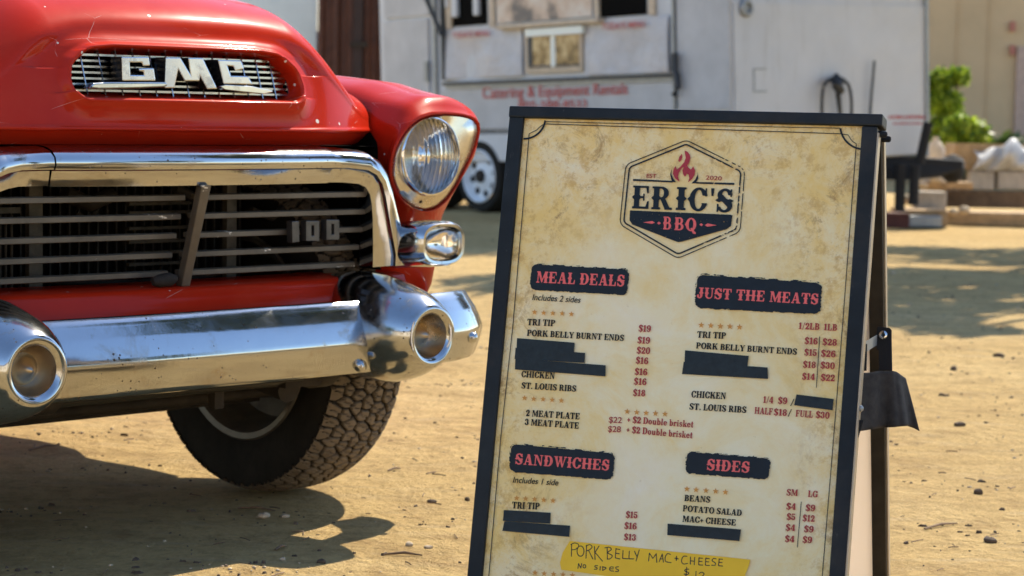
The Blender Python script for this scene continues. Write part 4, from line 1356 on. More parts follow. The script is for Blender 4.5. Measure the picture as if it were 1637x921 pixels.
fieldmesh(mb, lambda X, Y: in_poly(X, Y, [(432, 230), (421, 270), (428, 305), (436, 326), (466, 330), (446, 306), (430, 272)]) | in_poly(X, Y, [(619, 240), (623, 272), (606, 308), (578, 338), (606, 337), (628, 302), (624, 262)]), (415, 225, 635, 345), .5, H1, ZL)
def bigword(s, boxes, cap):
    for c, (x0, x1, yb) in zip(s, boxes):
        adv = G[c][0]
        V, FC = glyph_mesh(c, 40, True)
        pts = [(x0 + p[0] / adv * (x1 - x0) + p[1] * cap * .06, yb + p[0] / adv * (x1 - x0) * .037 - p[1] * cap) for p in V]
        pixmesh(mb, [ZL(*p) for p in pts], FC, H1)
bigword("ERIC'S", [(140, 268, 521), (282, 432, 527), (462, 540, 532), (558, 690, 537), (706, 742, 541), (758, 880, 546)], 168)
obj('logo_print', mb, M_INK, panel, recalc=False)
mb = S()
FL = [(527, 95), (548, 104), (566, 128), (570, 152), (561, 184), (546, 206), (556, 222), (575, 236), (590, 211), (605, 242), (601, 275), (582, 305), (552, 330), (562, 300), (556, 272), (544, 266), (530, 290), (516, 270), (511, 242), (524, 214), (505, 226), (486, 255), (478, 285), (491, 326), (456, 300), (440, 265), (446, 234), (460, 208), (470, 236), (496, 215), (525, 180), (536, 150), (530, 120)]
FL2 = [(480, 172), (488, 142), (508, 119), (510, 146), (500, 170), (488, 181)]
fieldmesh(mb, lambda X, Y: in_poly(X, Y, FL) | in_poly(X, Y, FL2), (430, 90, 615, 335), .5, H1, ZL)
obj('flame_print', mb, simple('crimson_ink', (.42, .018, .030), .45, 0, .1, 60), panel, recalc=False)
mb = S()
for c, x0, x1, yb in (('B', 368, 430, 676), ('B', 452, 522, 681), ('Q', 534, 612, 686)):
    V, FC = glyph_mesh(c, 30, True); adv = G[c][0]
    pixmesh(mb, [ZL(x0 + p[0] / adv * (x1 - x0) + p[1] * 5, yb + p[0] * 3 - p[1] * 94) for p in V], FC, H2)
for Q in ([(222, 625), (290, 614), (309, 627), (288, 636)], [(325, 630), (338, 619), (353, 630), (338, 642)], [(635, 641), (650, 630), (665, 642), (650, 653)], [(676, 645), (696, 632), (764, 646), (694, 657)]):
    pixmesh(mb, [ZL(*p) for p in Q], [(0, 1, 2, 3)], H2)
obj('logo_lettering', mb, M_HEAD, panel, recalc=False)
mb = S()
sans(mb, 'EST', ZL(246, 296), ZL(318, 298), 30 / 4.605, bold=.012, h=H1)
obj('logo_date', mb, M_PRICE, panel, recalc=False)
mb = S(); sans(mb, '2020', ZL(682, 309), ZL(800, 316), 30 / 4.605, bold=.012, h=H1)
obj('logo_date', mb, M_PRICE, panel, recalc=False)

# border lines and corner arcs
def strip(mb, pts, wpx, h=H1):
    n = len(pts)
    L_ = []; R__ = []
    for i in range(n):
        a = np.array(pts[max(i - 1, 0)], float); b = np.array(pts[min(i + 1, n - 1)], float)
        t = (b - a) / (np.linalg.norm(b - a) + 1e-9); nn = np.array([-t[1], t[0]]) * wpx / 2
        L_.append(tuple(np.array(pts[i]) + nn)); R__.append(tuple(np.array(pts[i]) - nn))
    pixmesh(mb, L_ + R__, [(i, i + 1, n + i + 1, n + i) for i in range(n - 1)], h)
mb = S()
strip(mb, [(846, 214), (820, 520), (800.5, 700), (781.5, 921), (778, 960)], 1.3)
strip(mb, [(874, 198.3), (1110, 206), (1345, 214)], 1.3)
strip(mb, [(872, 194.5), (1110, 200.5), (1343, 205)], 1.0)
strip(mb, [(1369, 230), (1347, 520), (1333.5, 690), (1314.5, 921), (1311, 960)], 1.3)
arc = lambda c, r0, r1, a0, a1, n=14: [(c[0] + r0 * cos(a0 + (a1 - a0) * k / n), c[1] + r1 * sin(a0 + (a1 - a0) * k / n)) for k in range(n + 1)]
strip(mb, arc((838, 188), 34, 34, radians(8), radians(92)), 3.0)
strip(mb, [(874, 198.3), (868, 199.5), (862, 204), (858, 208), (852, 211), (846, 214)], 1.2)
strip(mb, arc((1382, 200), 39, 39, radians(92), radians(172)), 3.0)
strip(mb, [(1345, 214), (1356, 216), (1361, 224), (1364, 227), (1369, 230)], 1.2)
strip(mb, [(1285 + 0, 0)] * 2, 0) if False else None
obj('border_line', mb, M_INK, panel, recalc=False)

# headings
mb = S()
quad_patch(mb, [(140, 62), (592, 85), (584, 207), (137, 183)], Z4, 26, .34, H1, 1)
obj('heading_patch', mb, M_INK, panel, recalc=False)
mb = S(); quad_patch(mb, [(94, 110), (674, 145), (668, 294), (90, 268)], Z5, 32, .34, H1, 2)
obj('heading_patch', mb, M_INK, panel, recalc=False)
mb = S(); quad_patch(mb, [(300, 76), (966, 130), (958, 306), (298, 258)], Z6, 42, .26, H1, 3)
obj('heading_patch', mb, M_INK, panel, recalc=False)
mb = S(); quad_patch(mb, [(186, 126), (724, 165), (716, 304), (184, 270)], Z7, 36, .28, H1, 4)
obj('heading_patch', mb, M_INK, panel, recalc=False)
for s_, A_, B_, cp in (('MEAL DEALS', Z4(165, 149), Z4(570, 167), 52 / 2.878), ('JUST THE MEATS', Z5(100, 220), Z5(656, 250), 49 / 2.878), ('SANDWICHES', Z6(333, 207), Z6(932, 249), 68 / 3.987), ('SIDES', Z7(318, 245), Z7(590, 263), 70 / 3.987)):
    mb = S(); text(mb, s_, A_, B_, cp, 26, True, H2, .09)
    obj('heading_lettering', mb, M_HEAD, panel, recalc=False)

# item names (black) and prices (red)
mb = S()
for s_, tr, a_, b_, cp in (('TRI TIP', Z4, (123, 345), (251, 350), 29), ('PORK BELLY BURNT ENDS', Z4, (122, 394), (568, 418), 28), ('CHICKEN', Z4, (96, 584), (249, 593), 29), ('ST. LOUIS RIBS', Z4, (96, 636), (348, 651), 28),
                          ('2 MEAT PLATE', Z4, (117, 763), (364, 779), 29), ('3 MEAT PLATE', Z4, (112, 804), (360, 822), 29),
                          ('TRI TIP', Z5, (99, 402), (231, 408), 29), ('PORK BELLY BURNT ENDS', Z5, (94, 452), (558, 481), 28), ('CHICKEN', Z5, (72, 677), (231, 686), 30), ('ST. LOUIS RIBS', Z5, (63, 733), (325, 749), 29),
                          ('TRI TIP', Z6, (312, 489), (488, 497), 42), ('BEANS', Z7, (175, 442), (340, 453), 39), ('POTATO SALAD', Z7, (165, 508), (541, 538), 39), ('MAC+ CHEESE', Z7, (163, 574), (503, 600), 39)):
    text(mb, s_, tr(*a_), tr(*b_), cp / (2.878 if tr in (Z4, Z5) else 3.987), 20, False, H1)
text(mb, '/', Z5(528, 715), Z5(545, 716), 30 / 2.878, h=H1); text(mb, '/', Z5(516, 764), Z5(533, 765), 32 / 2.878, h=H1)
sans(mb, 'Includes 2 sides', Z4(146, 229), Z4(366, 242), 27 / 2.878, .18, .010, h=H1)
sans(mb, 'Includes 1 side', Z6(318, 325), Z6(606, 344), 37 / 3.987, .18, .010, h=H1)
obj('item_lettering', mb, M_BLACKINK, panel, recalc=False)
mb = S()
PRC = [('$19', Z4, (635, 374), (691, 377)), ('$19', Z4, (630, 428), (687, 431)), ('$20', Z4, (626, 475), (688, 478)), ('$16', Z4, (622, 521), (679, 525)), ('$16', Z4, (617, 573), (675, 576)), ('$16', Z4, (613, 618), (671, 621)), ('$18', Z4, (609, 670), (665, 673)),
       ('+ $2 Double brisket', Z4, (582, 793), (887, 816)), ('+ $2 Double brisket', Z4, (579, 839), (883, 866)),
       ('1/2LB', Z5, (565, 363), (662, 367)), ('1LB', Z5, (681, 368), (743, 371)), ('$16', Z5, (593, 431), (653, 434)), ('$28', Z5, (675, 436), (741, 440)), ('$15', Z5, (591, 484), (649, 487)), ('$26', Z5, (668, 489), (735, 493)), ('$18', Z5, (585, 540), (644, 543)), ('$30', Z5, (666, 543), (732, 548)), ('$14', Z5, (581, 595), (640, 598)), ('$22', Z5, (667, 600), (732, 603)),
       ('1/4', Z5, (402, 702), (449, 705)), ('$9', Z5, (470, 706), (513, 709)), ('HALF', Z5, (363, 752), (446, 758)), ('$18', Z5, (451, 759), (511, 763)), ('FULL', Z5, (552, 765), (631, 771)), ('$30', Z5, (644, 771), (708, 776)),
       ('$15', Z6, (1037, 549), (1112, 553)), ('$16', Z6, (1028, 619), (1106, 624)), ('$13', Z6, (1025, 691), (1102, 696)),
       ('SM', Z7, (826, 407), (898, 411)), ('LG', Z7, (963, 416), (1026, 420)), ('$4', Z7, (824, 496), (885, 499)), ('$9', Z7, (947, 505), (1008, 509)), ('$5', Z7, (826, 562), (882, 565)), ('$12', Z7, (928, 571), (1005, 575)), ('$4', Z7, (820, 631), (881, 634)), ('$9', Z7, (937, 640), (998, 644)), ('$4', Z7, (815, 703), (876, 706)), ('$9', Z7, (928, 708), (988, 712))]
for s_, tr, a_, b_ in PRC:
    text(mb, s_, tr(*a_), tr(*b_), (30 / 2.878) if tr in (Z4, Z5) else (41 / 3.987), 20, False, H1)
sans(mb, '$22', Z4(498, 793), Z4(558, 796), 27 / 2.878, bold=.012, h=H1); sans(mb, '$28', Z4(494, 835), Z4(553, 838), 27 / 2.878, bold=.012, h=H1)
obj('price_lettering', mb, M_PRICE, panel, recalc=False)
mb = S()
strip(mb, [Z5(663, 398), Z5(648, 632)], 1.2); strip(mb, [Z7(921, 447), Z7(896, 738)], 1.2)
obj_split('price_divider', mb, M_INK, panel, recalc=False)
for tr, pts_, r in ((Z4, [(157, 285), (199, 288), (241, 290), (284, 291), (326, 294)], 13.5), (Z4, [(111, 680), (153, 684), (196, 686), (238, 689), (280, 692)], 13.5), (Z4, [(583, 742), (627, 746), (670, 749), (713, 751), (757, 754)], 14.5),
                    (Z5, [(118, 345), (162, 347), (206, 350), (250, 351), (294, 354)], 15), (Z6, [(343, 424), (400, 427), (457, 431), (515, 435), (574, 440)], 19.5), (Z6, [(460, 900), (518, 905), (578, 909), (638, 912), (698, 916)], 20), (Z7, [(192, 366), (250, 371), (313, 376), (375, 380), (437, 386)], 20.5)):
    mb = S()
    for (x, y) in pts_:
        P = [(x + (r if k % 2 == 0 else r * .42) * cos(-pi / 2 + k * pi / 5 + .05), y + (r if k % 2 == 0 else r * .42) * sin(-pi / 2 + k * pi / 5 + .05)) for k in range(10)]
        pixmesh(mb, [tr(*p) for p in P] + [tr(x, y)], [(k, (k + 1) % 10, 10) for k in range(10)], H1)
    obj('star_row', mb, M_STAR, panel, recalc=False)
# tape strips over sold-out lines
for n_, (tr, Q) in enumerate(((Z4, [(77, 405), (342, 426), (338, 472), (75, 451)]), (Z4, [(71, 449), (390, 473), (388, 519), (66, 501)]), (Z4, [(70, 499), (485, 530), (484, 581), (68, 549)]),
              (Z5, [(44, 461), (337, 487), (330, 538), (42, 514)]), (Z5, [(38, 514), (424, 540), (426, 593), (30, 570)]), (Z5, [(557, 664), (728, 685), (723, 737), (546, 714)]),
              (Z6, [(262, 500), (560, 517), (556, 587), (256, 569)]), (Z6, [(266, 571), (684, 600), (679, 671), (253, 633)]), (Z7, [(70, 587), (538, 624), (527, 698), (68, 660)]))):
    h0 = .0007 + .0003 * (n_ % 3)
    P = [MB(SF).P((*sp(*tr(*p)), h0)) for p in Q]
    e = .00025
    mb = MB().prism([np.array(p) for p in P], SNn * e)
    obj('tape_strip', mb, M_TAPE, panel)
# yellow label with marker writing
YL = [ZH(150, 72), ZH(1540, 215), ZH(1528, 262), ZH(1500, 330), ZH(1490, 400), ZH(440, 343), ZH(85, 293), ZH(74, 240), ZH(96, 160)]
mb = MB().prism([np.array(MB(SF).P((*sp(*p), .0008))) for p in YL], SNn * .0003)
yl = obj('yellow_label', mb, M_YELLOW, board)
def hw(mb, lines, wd=3.6):
    for ln in lines:
        xs_ = [p[0] for p in ln]; ys_ = [p[1] for p in ln]
    def fn(X, Y):
        r = np.zeros(X.shape, bool)
        for ln in lines: r |= seg_dist(X, Y, ln) < wd * (1 + .25 * (vnoise(X, Y, .05) - .5))
        return r
    ax = [p[0] for l in lines for p in l]; ay = [p[1] for l in lines for p in l]
    fieldmesh(mb, fn, (min(ax) - 6, min(ay) - 6, max(ax) + 6, max(ay) + 6), .42, .0013, ZH)
def curve(*c):
    p = [(c[i], c[i + 1]) for i in range(0, len(c), 2)]
    out = []
    for i in range(len(p) - 1):
        p0 = p[max(i - 1, 0)]; p1 = p[i]; p2 = p[i + 1]; p3 = p[min(i + 2, len(p) - 1)]
        for k in range(5):
            t = k / 5
            out.append(tuple(.5 * (2 * p1[q] + (p2[q] - p0[q]) * t + (2 * p0[q] - 5 * p1[q] + 4 * p2[q] - p3[q]) * t * t + (3 * p1[q] - p0[q] - 3 * p2[q] + p3[q]) * t ** 3) for q in (0, 1)))
    return out + [p[-1]]
el = lambda cx, cy, rx, ry: [(cx + rx * cos(2 * pi * k / 18 - 1), cy + ry * sin(2 * pi * k / 18 - 1)) for k in range(19)]
mb = S()
for L_ in ([curve(165, 95, 164, 140, 163, 190), curve(158, 100, 185, 88, 213, 95, 218, 115, 195, 135, 165, 141)], [el(233, 150, 27, 40)], [curve(280, 105, 277, 155, 275, 205), curve(276, 110, 305, 100, 322, 118, 305, 138, 280, 148), [(295, 145), (328, 210)]],
           [[(340, 115), (345, 214)], [(376, 110), (345, 160)], [(345, 160), (402, 227)]], [[(438, 122), (440, 208)], curve(420, 125, 455, 120, 470, 138, 442, 162, 477, 184, 463, 207, 438, 212)],
           [[(506, 130), (501, 200)], [(501, 202), (535, 210)], [(505, 132), (535, 138)], [(503, 166), (530, 170)]], [[(560, 145), (557, 206), (598, 209)]], [[(609, 150), (605, 209), (643, 209)]], [[(648, 150), (666, 190)], [(685, 140), (660, 226)]],
           [[(757, 225), (763, 165), (790, 206), (816, 170), (820, 236)]], [[(838, 232), (862, 172), (871, 235)], [(845, 211), (868, 210)]], [curve(926, 176, 902, 170, 884, 198, 890, 230, 931, 238)], [[(960, 205), (986, 210)], [(972, 190), (970, 223)]],
           [curve(1052, 190, 1026, 190, 1010, 220, 1022, 248, 1056, 245)], [[(1080, 195), (1078, 250)], [(1112, 198), (1108, 256)], [(1080, 225), (1110, 228)]], [[(1145, 200), (1142, 255), (1173, 258)], [(1145, 202), (1172, 205)], [(1143, 228), (1168, 230)]],
           [[(1197, 203), (1194, 258), (1225, 261)], [(1197, 205), (1224, 208)], [(1195, 231), (1220, 233)]], [curve(1276, 210, 1256, 207, 1246, 224, 1270, 241, 1268, 258, 1242, 258)], [[(1300, 210), (1295, 262), (1326, 265)], [(1300, 211), (1326, 213)], [(1298, 236), (1322, 238)]],
           [[(213, 283), (218, 246), (236, 281), (241, 246)]], [el(263, 267, 11, 13)], [curve(364, 262, 346, 261, 345, 271, 361, 280, 355, 290, 339, 289)], [[(385, 268), (383, 296)]], [[(405, 270), (403, 297)], curve(400, 270, 430, 280, 403, 299)], [curve(487, 274, 465, 272, 456, 287, 464, 301, 489, 304), [(458, 287), (485, 286)]], [curve(526, 270, 505, 274, 508, 287, 525, 295, 520, 307, 500, 306)],
           [curve(1066, 290, 1046, 289, 1035, 302, 1065, 316, 1055, 330, 1030, 326), [(1050, 273), (1044, 344)]], [[(1122, 306), (1120, 352)]], [curve(1146, 322, 1164, 312, 1184, 324, 1168, 345, 1145, 362)]):
    hw(mb, L_)
obj('handwriting', mb, M_MARKER, yl, recalc=False)

# ------------------------------------------------------------------ CONCESSION TRAILER
TQ = A3(1.76, 17.04, 0)
ta = A3(sin(radians(38.6)), -cos(radians(38.6)), 0); te = A3(cos(radians(38.6)), sin(radians(38.6)), 0); tz = A3(0, 0, 1)
til = radians(2.3)
def rolly(p):   # leans with its soft ground, counter-clockwise seen from the board
    return A3(p[0] * cos(til) - p[2] * sin(til), p[1], p[0] * sin(til) + p[2] * cos(til))
ta, te, tz = rolly(ta), rolly(te), rolly(tz)
QF = (TQ, ta, te, tz)               # a: along the serving side (0 at the corner, negative to the left), e: along the end wall, z: up
nS = np.cross(ta, tz); nS = nS / np.linalg.norm(nS)
if nS @ (CAM - TQ) < 0: nS = -nS    # faces the camera: = -te
nE = ta / np.linalg.norm(ta)        # end wall faces +a
def q_side(px, py, off=0.0):
    p = on_plane(px, py, TQ + nS * off, nS) - TQ
    return float(p @ ta), float(p @ tz)
def q_end(px, py, off=0.0):
    p = on_plane(px, py, TQ + nE * off, nE) - TQ
    return float(p @ te), float(p @ tz)
trailer = thing('concession_trailer', 'white catering trailer with a serving hatch and red lettering parked across the lot', 'trailer', (-.2, 19.0, 0))
def Q(): return MB(QF)
aL = q_side(608, 100)[0]; eR = q_end(1484, 60)[0]
zb_s = q_side(770, 208)[1]; zb_e = q_end(1480, 248)[1]
ZT = 3.0
zb = min(zb_s, zb_e)
print('trailer', aL, eR, zb_s, zb_e)
mb = Q().box((aL / 2, eR / 2, (zb + ZT) / 2), (abs(aL) / 2, eR / 2, (ZT - zb) / 2))
obj('body', mb, M_WHITE, trailer, bevel=.02)
def side_box(name, x0, y0, x1, y1, mat, out=.02, depth=.02, parent=trailer, **k):
    """a raised rectangle on the serving side given by two photo corners"""
    (a0, _), (a1, _) = q_side(x0, y0, out), q_side(x1, y1, out)
    z1, z0 = q_side((x0 + x1) / 2, y0, out)[1], q_side((x0 + x1) / 2, y1, out)[1]
    return obj(name, Q().box(((a0 + a1) / 2, -out + depth / 2, (z0 + z1) / 2), (abs(a1 - a0) / 2, depth / 2, abs(z1 - z0) / 2)), mat, parent, **k)
def end_box(name, x0, y0, x1, y1, mat, out=.02, depth=.02, parent=trailer, **k):
    (e0, z1), (e1, z0) = q_end(x0, y0, out), q_end(x1, y1, out)
    return obj(name, Q().box((out - depth / 2, (e0 + e1) / 2, (z0 + z1) / 2), (depth / 2, abs(e1 - e0) / 2, abs(z1 - z0) / 2)), mat, parent, **k)
side_box('side_panel', 612, -60, 686, 27, M_WHITE2, .025, .03)
side_box('side_panel', 612, 33, 686, 150, M_WHITE2, .025, .03)
side_box('corner_post', 688, -80, 699, 205, M_GREYTRIM, .03, .04)
side_box('door_latch', 677, 98, 683, 130, M_GREYTRIM, .05, .03)
side_box('hatch_post', 701, -80, 710, 128, M_DARKTRIM, .05, .05)
mb = Q()
(a0, z0), (a1, z1) = q_side(682, 0, .12), q_side(706, 56, .08)
mb.tube([(a0 - .25, -.16, z0 + .9), (a0, -.12, z0), (a1, -.08, z1)], .022, 8)
obj('hatch_strut', mb, M_DARKTRIM, trailer, 60)
side_box('dark_hatch_plate', 722, -60, 779, 41, M_VOID, .008, .012)  # flat black plates stand in for the unlit interior
side_box('dark_hatch_plate', 958, -60, 1034, 26, M_VOID, .008, .012)
side_box('hatch_frame', 710, -60, 721, 46, M_TAN, .03, .03)
side_box('hatch_frame', 780, -60, 790, 44, M_TAN, .03, .03)
side_box('hatch_frame', 948, -60, 957, 32, M_TAN, .03, .03)
side_box('hatch_frame', 1035, -60, 1046, 24, M_TAN, .03, .03)
for x0, x1, yb in ((709, 714, 13), (719, 729, 28), (754, 763, 25)):
    side_box('hanging_cup_stack', x0, -40, x1, yb, M_WHITE, .05, .05, bevel=.015)
side_box('menu_sheet', 793, -60, 946, 32, M_POSTER, .02, .008)
side_box('serving_sill', 791, 34, 955, 42, M_TAN, .10, .10, bevel=.01)
def crumple(x0, y0, x1, y1, seed):
    (a0, z1), (a1, z0) = q_side(x0, y0, .02), q_side(x1, y1, .02)
    r = np.random.default_rng(seed); ph = r.uniform(0, 6, 8); fr = r.uniform(2.5, 8, 8)
    m = Q(); rows_ = []
    for z in np.linspace(z0, z1, 18):
        rows_.append([(a, -.022 - .010 * (sin(fr[0] * a + ph[0] + 2 * sin(2.1 * z + ph[1])) + sin(fr[2] * (a + z * .8) + ph[2]) + .6 * sin(2.2 * fr[3] * (a - .6 * z) + ph[3])), z) for a in np.linspace(a0, a1, 40)])
    return obj('vinyl_banner', m.rings(rows_, closed=False), M_VINYL, trailer, 180)
crumple(712, 47, 836, 121, 1); crumple(934, 34, 1070, 115, 2)
side_box('splash_strip', 712, 130.5, 1074, 136, M_GREYTRIM, .03, .02)
side_box('side_rail', 706, 124.5, 1076, 130, M_DARKTRIM, .05, .04)
side_box('lower_panel', 704, 138, 1076, 205, M_WHITE2, .015, .02)
win = side_box('window', 838, 44, 931, 116, M_TAN, .035, .035, bevel=.006)
side_box('pane', 843, 59, 880, 104, M_PANE, .037, .006, win)
side_box('pane', 888, 57, 926, 103, M_PANE, .037, .006, win)
side_box('window_hood', 839, 44, 930, 56, M_SHED, .07, .04, win)
side_box('mullion', 880, 57, 887, 107, M_SHED, .045, .02, win)
side_box('sash', 843, 60, 851, 105, M_DARKTRIM, .042, .008, win)
side_box('sash', 844, 104, 926, 107, M_DARKTRIM, .042, .008, win)
side_box('door_jamb', 1072, -60, 1079, 175, M_GREYTRIM, .04, .04)
side_box('end_door', 1080, -60, 1167, 176, M_WHITE2, .022, .025, bevel=.004)
mb = Q()
pts_ = [(1078, 85), (1078, 112), (1082, 122), (1083, 140), (1078, 152)]
mb.tube([(lambda p: (p[0], -.07, p[1]))(q_side(x, y, .07)) for x, y in pts_], .03, 8)
obj('door_handle', mb, M_DARKTRIM, trailer, 60)
def lettering(s_, xA, yA, xB, yB, cap, mat, end=False, bold=.015, parent=trailer):
    V, FC = sans_shape(s_, bold)
    x0 = min(p[0] for p in V); x1 = max(p[0] for p in V); cu = max(p[1] for p in sans_shape('H', bold)[0])
    mb = Q()
    for p in V:
        t = (p[0] - x0) / (x1 - x0)
        px, py = xA + (xB - xA) * t, yA + (yB - yA) * t - p[1] / cu * cap
        if end:
            e, z = q_end(px, py, .013); mb.v.append(mb.P((.013, e, z)))
        else:
            a, z = q_side(px, py, .026); mb.v.append(mb.P((a, -.026, z)))
    mb.f = list(FC)
    return obj('red_lettering', mb, mat, parent, recalc=False)
lettering('Catering & Equipment Rentals', 771, 157.5, 1003, 150, 18, M_REDLET, bold=.012)
lettering('805-588-8533', 828, 174, 938, 171, 12, M_REDLET, bold=.012)
def banner_text(s_, xA, yA, xB, yB, cap):
    V, FC = sans_shape(s_, .02)
    x0 = min(p[0] for p in V); x1 = max(p[0] for p in V); cu = max(p[1] for p in sans_shape('H', .02)[0])
    mb = Q()
    for p in V:
        t = (p[0] - x0) / (x1 - x0)
        a, z = q_side(xA + (xB - xA) * t, yA + (yB - yA) * t - p[1] / cu * cap, .06)
        mb.v.append(mb.P((a, -.06, z)))
    mb.f = list(FC)
    return obj('red_lettering', mb, M_REDLET, trailer, recalc=False)
banner_text("TODAYS MENU", 723, 61, 782, 57, 9); banner_text("TODAYS MENU", 962, 48, 1031, 43, 10)
# end wall fittings
end_box('end_panel', 1173, 3, 1482, 245, M_WHITE, .012, .012)
(e, z) = q_end(1190, 13)
obj('round_vent', Q().lathe((0, e, z), (1, 0, 0), [(-.01, .075), (.03, .075), (.045, .060), (.045, .045), (.02, .035), (.02, .001)], 24), M_GREYTRIM, trailer, 40)
mb = Q()
for (x0, y0, x1, y1) in ((1205, 109, 1226, 111.5), (1205, 111.5, 1207.5, 145), (1205, 145, 1226, 147.5)):
    (e0, z1), (e1, z0) = q_end(x0, y0, .02), q_end(x1, y1, .02)
    mb.box((.014, (e0 + e1) / 2, (z0 + z1) / 2), (.004, abs(e1 - e0) / 2, abs(z1 - z0) / 2))
obj_split('hatch_outline', mb, M_GREYTRIM, trailer)
end_box('edge_moulding', 1480, -40, 1486, 250, M_GREYTRIM, .03, .04)
# the faint, unreadable line of red lettering low on the end wall
mb = Q()
rng = np.random.default_rng(9)
for row, (xa, xb, y, hgt) in enumerate(((1421, 1481, 190, 6), (1428, 1474, 199, 4))):
    x = xa
    while x < xb:
        wd = rng.uniform(2.0, 4.2)
        (e0, z1), (e1, z0) = q_end(x, y - hgt * rng.uniform(.7, 1), .014), q_end(x + wd, y, .014)
        mb.box((.013, (e0 + e1) / 2, (z0 + z1) / 2), (.0015, abs(e1 - e0) / 2, abs(z1 - z0) / 2))
        x += wd + rng.uniform(.8, 2.2)
obj('worn_red_lettering', mb, M_REDLET, trailer)
# running gear
def tr_wheel(px, py, off, name='trailer_wheel'):
    p = on_plane(px, py, TQ - nS * off, nS)
    R = p[2] * 1.0
    n_ = nS
    c = p
    wl = obj(name, MB().lathe(c, n_, [(-.12, .27), (-.13, .34), (-.11, R - .02), (-.06, R), (.06, R), (.11, R - .02), (.112, .246), (.06, .24)], 48, caps=False), M_TYRE, trailer, 50)
    m = MB().lathe(c, n_, [(.115, .246), (.125, .234), (.10, .216), (.06, .200), (.055, .14), (.085, .105), (.09, .001)], 40, caps=False)
    obj('rim', m, M_WRIM, wl, 50)
    h = MB().lathe(c, n_, [(.085, .062), (.12, .055), (.13, .03), (.13, .001)], 20)
    obj('hub', h, M_GREASE, wl, 50)
    a1 = np.cross(n_, [0, 0, 1]); a1 /= np.linalg.norm(a1); b1 = np.cross(n_, a1)
    hm_ = MB()
    for k in range(8):
        t = 2 * pi * k / 8 + .2
        hm_.lathe(c + n_ * .058 + (a1 * cos(t) + b1 * sin(t)) * .165, n_, [(0, .034), (.006, .030), (.006, .001)], 12)
    obj_split('dark_rim_disc', hm_, M_VOID, wl)  # raised black discs stand in for the shade inside the wheel holes
    return wl
tr_wheel(781, 281, .10)
tr_wheel(706, 271, .10)
mb = Q()
mb.box((aL / 2, eR / 2, zb - .07), (abs(aL) / 2 - .1, eR / 2 - .15, .05))
mb.box((aL / 2 - .2, eR * .5, .42), (.05, eR / 2 - .25, .05))
obj('underframe', mb, M_BLACK, trailer, bevel=.01)
side_box('skirt', 704, 205, 1000, 214, M_DARKTRIM, .0, .05)
# tongue, jack and battery tray at the right end
def tpt(px, py, d): return CAM + ray(px, py) * (d / 1.0)
def at_d(px, py, Y): return at_y(px, py, Y)
mb = MB()
Yt = 18.2
A_, B_ = at_d(1395, 254, Yt), at_d(1540, 262, Yt + .3)
mb.prism([A_ + A3(0, 0, .04), B_ + A3(0, 0, .03), B_ - A3(0, 0, .05), at_d(1500, 284, Yt + .2), at_d(1440, 289, Yt), at_d(1395, 286, Yt)], (0.06, .22, 0))
obj('tow_tongue', mb, M_BLACK, trailer, bevel=.02)
mb = MB()
mb.lathe(at_d(1522, 283, Yt + .5), (0, 0, 1), [(-.05, .04), (.0, .10), (.10, .11), (.17, .08), (.20, .01)], 14)
obj('coupler_cover', mb, M_BLACK, trailer, 60)
mb = MB()
mb.tube([at_d(1484, 196, Yt), at_d(1470, 262, Yt)], .042, 10)
obj('tongue_jack', mb, M_BLACK, trailer, 60)
mb = MB()
for x0, x1, y0, y1 in ((1440, 1438, 262, 338), (1463, 1460, 265, 328)):
    mb.tube([at_d(x0, y0, Yt - .05), at_d(x1, y1, Yt - .05)], .045, 8)
obj_split('tongue_leg', mb, M_BLACK, trailer, 60)

# hose and rod on the end wall
hose = thing('water_hose', 'black hose looped over a tap on the white trailer end', 'hose', tuple(TQ + te * q_end(1338, 150)[0] + tz * q_end(1338, 150)[1] + nE * .05))
def ept(px, py, off): 
    e, z = q_end(px, py, off)
    return TQ + te * e + tz * z + nE * off
mb = MB()
mb.tube([ept(x, y, .08) for x, y in curve(1314, 195, 1314, 160, 1317, 138, 1325, 128, 1336, 124, 1348, 127, 1357, 138, 1361, 160, 1361, 195)], .013, 8)
obj('hose_loop', mb, M_BLACK, hose, 60)
mb = MB()
mb.tube([ept(1337, 120, .06), ept(1338, 136, .10), ept(1343, 146, .10), ept(1340, 152, .08), ept(1344, 190, .06)], [.025, .045, .042, .024, .016], 10)
mb.tube([ept(1330, 129, .08), ept(1350, 131, .08)], .02, 8)
obj('tap', mb, M_DARKTRIM, hose, 60)
rod = tag(obj('metal_rod', MB().tube([ept(1398, 97, .06), ept(1393, 152, .05), ept(1390, 200, .05)], [.011, .012, .012], 8), M_DARKTRIM, None, 60, root=tuple(ept(1390, 200, .05))), 'thin dark upright rod against the white trailer end, right of the hose', 'rod')

# ------------------------------------------------------------------ far left: pale shed and rusty container
def slab_building(name, label, cat, px0, px1, Y, depth, hgt, mat, y_off=0.0):
    x0 = at_y(px0, 200, Y)[0]; x1 = at_y(px1, 200, Y)[0]
    o = thing(name, label, cat, ((x0 + x1) / 2, Y + depth / 2, 0))
    return o, x0, x1
shed, x0, x1 = slab_building('pale_shed', 'pale greenish white shed wall behind the truck bonnet', 'shed', 250, 505, 26, 3, 3.2, M_SHED)
mb = MB().box(((x0 + x1) / 2, 27.5, 1.6), ((x1 - x0) / 2, 1.5, 1.6))
obj('wall', mb, M_SHED, shed, bevel=.02)
mb = MB().prism([A3(x0 - .2, 25.8, 3.2), A3(x1 + .1, 25.8, 3.2), A3(x1 + .1, 27.5, 3.7), A3(x0 - .2, 27.5, 3.7)], (0, 0, .08))
mb.prism([A3(x0 - .2, 29.2, 3.2), A3(x1 + .1, 29.2, 3.2), A3(x1 + .1, 27.5, 3.7), A3(x0 - .2, 27.5, 3.7)], (0, 0, .08))
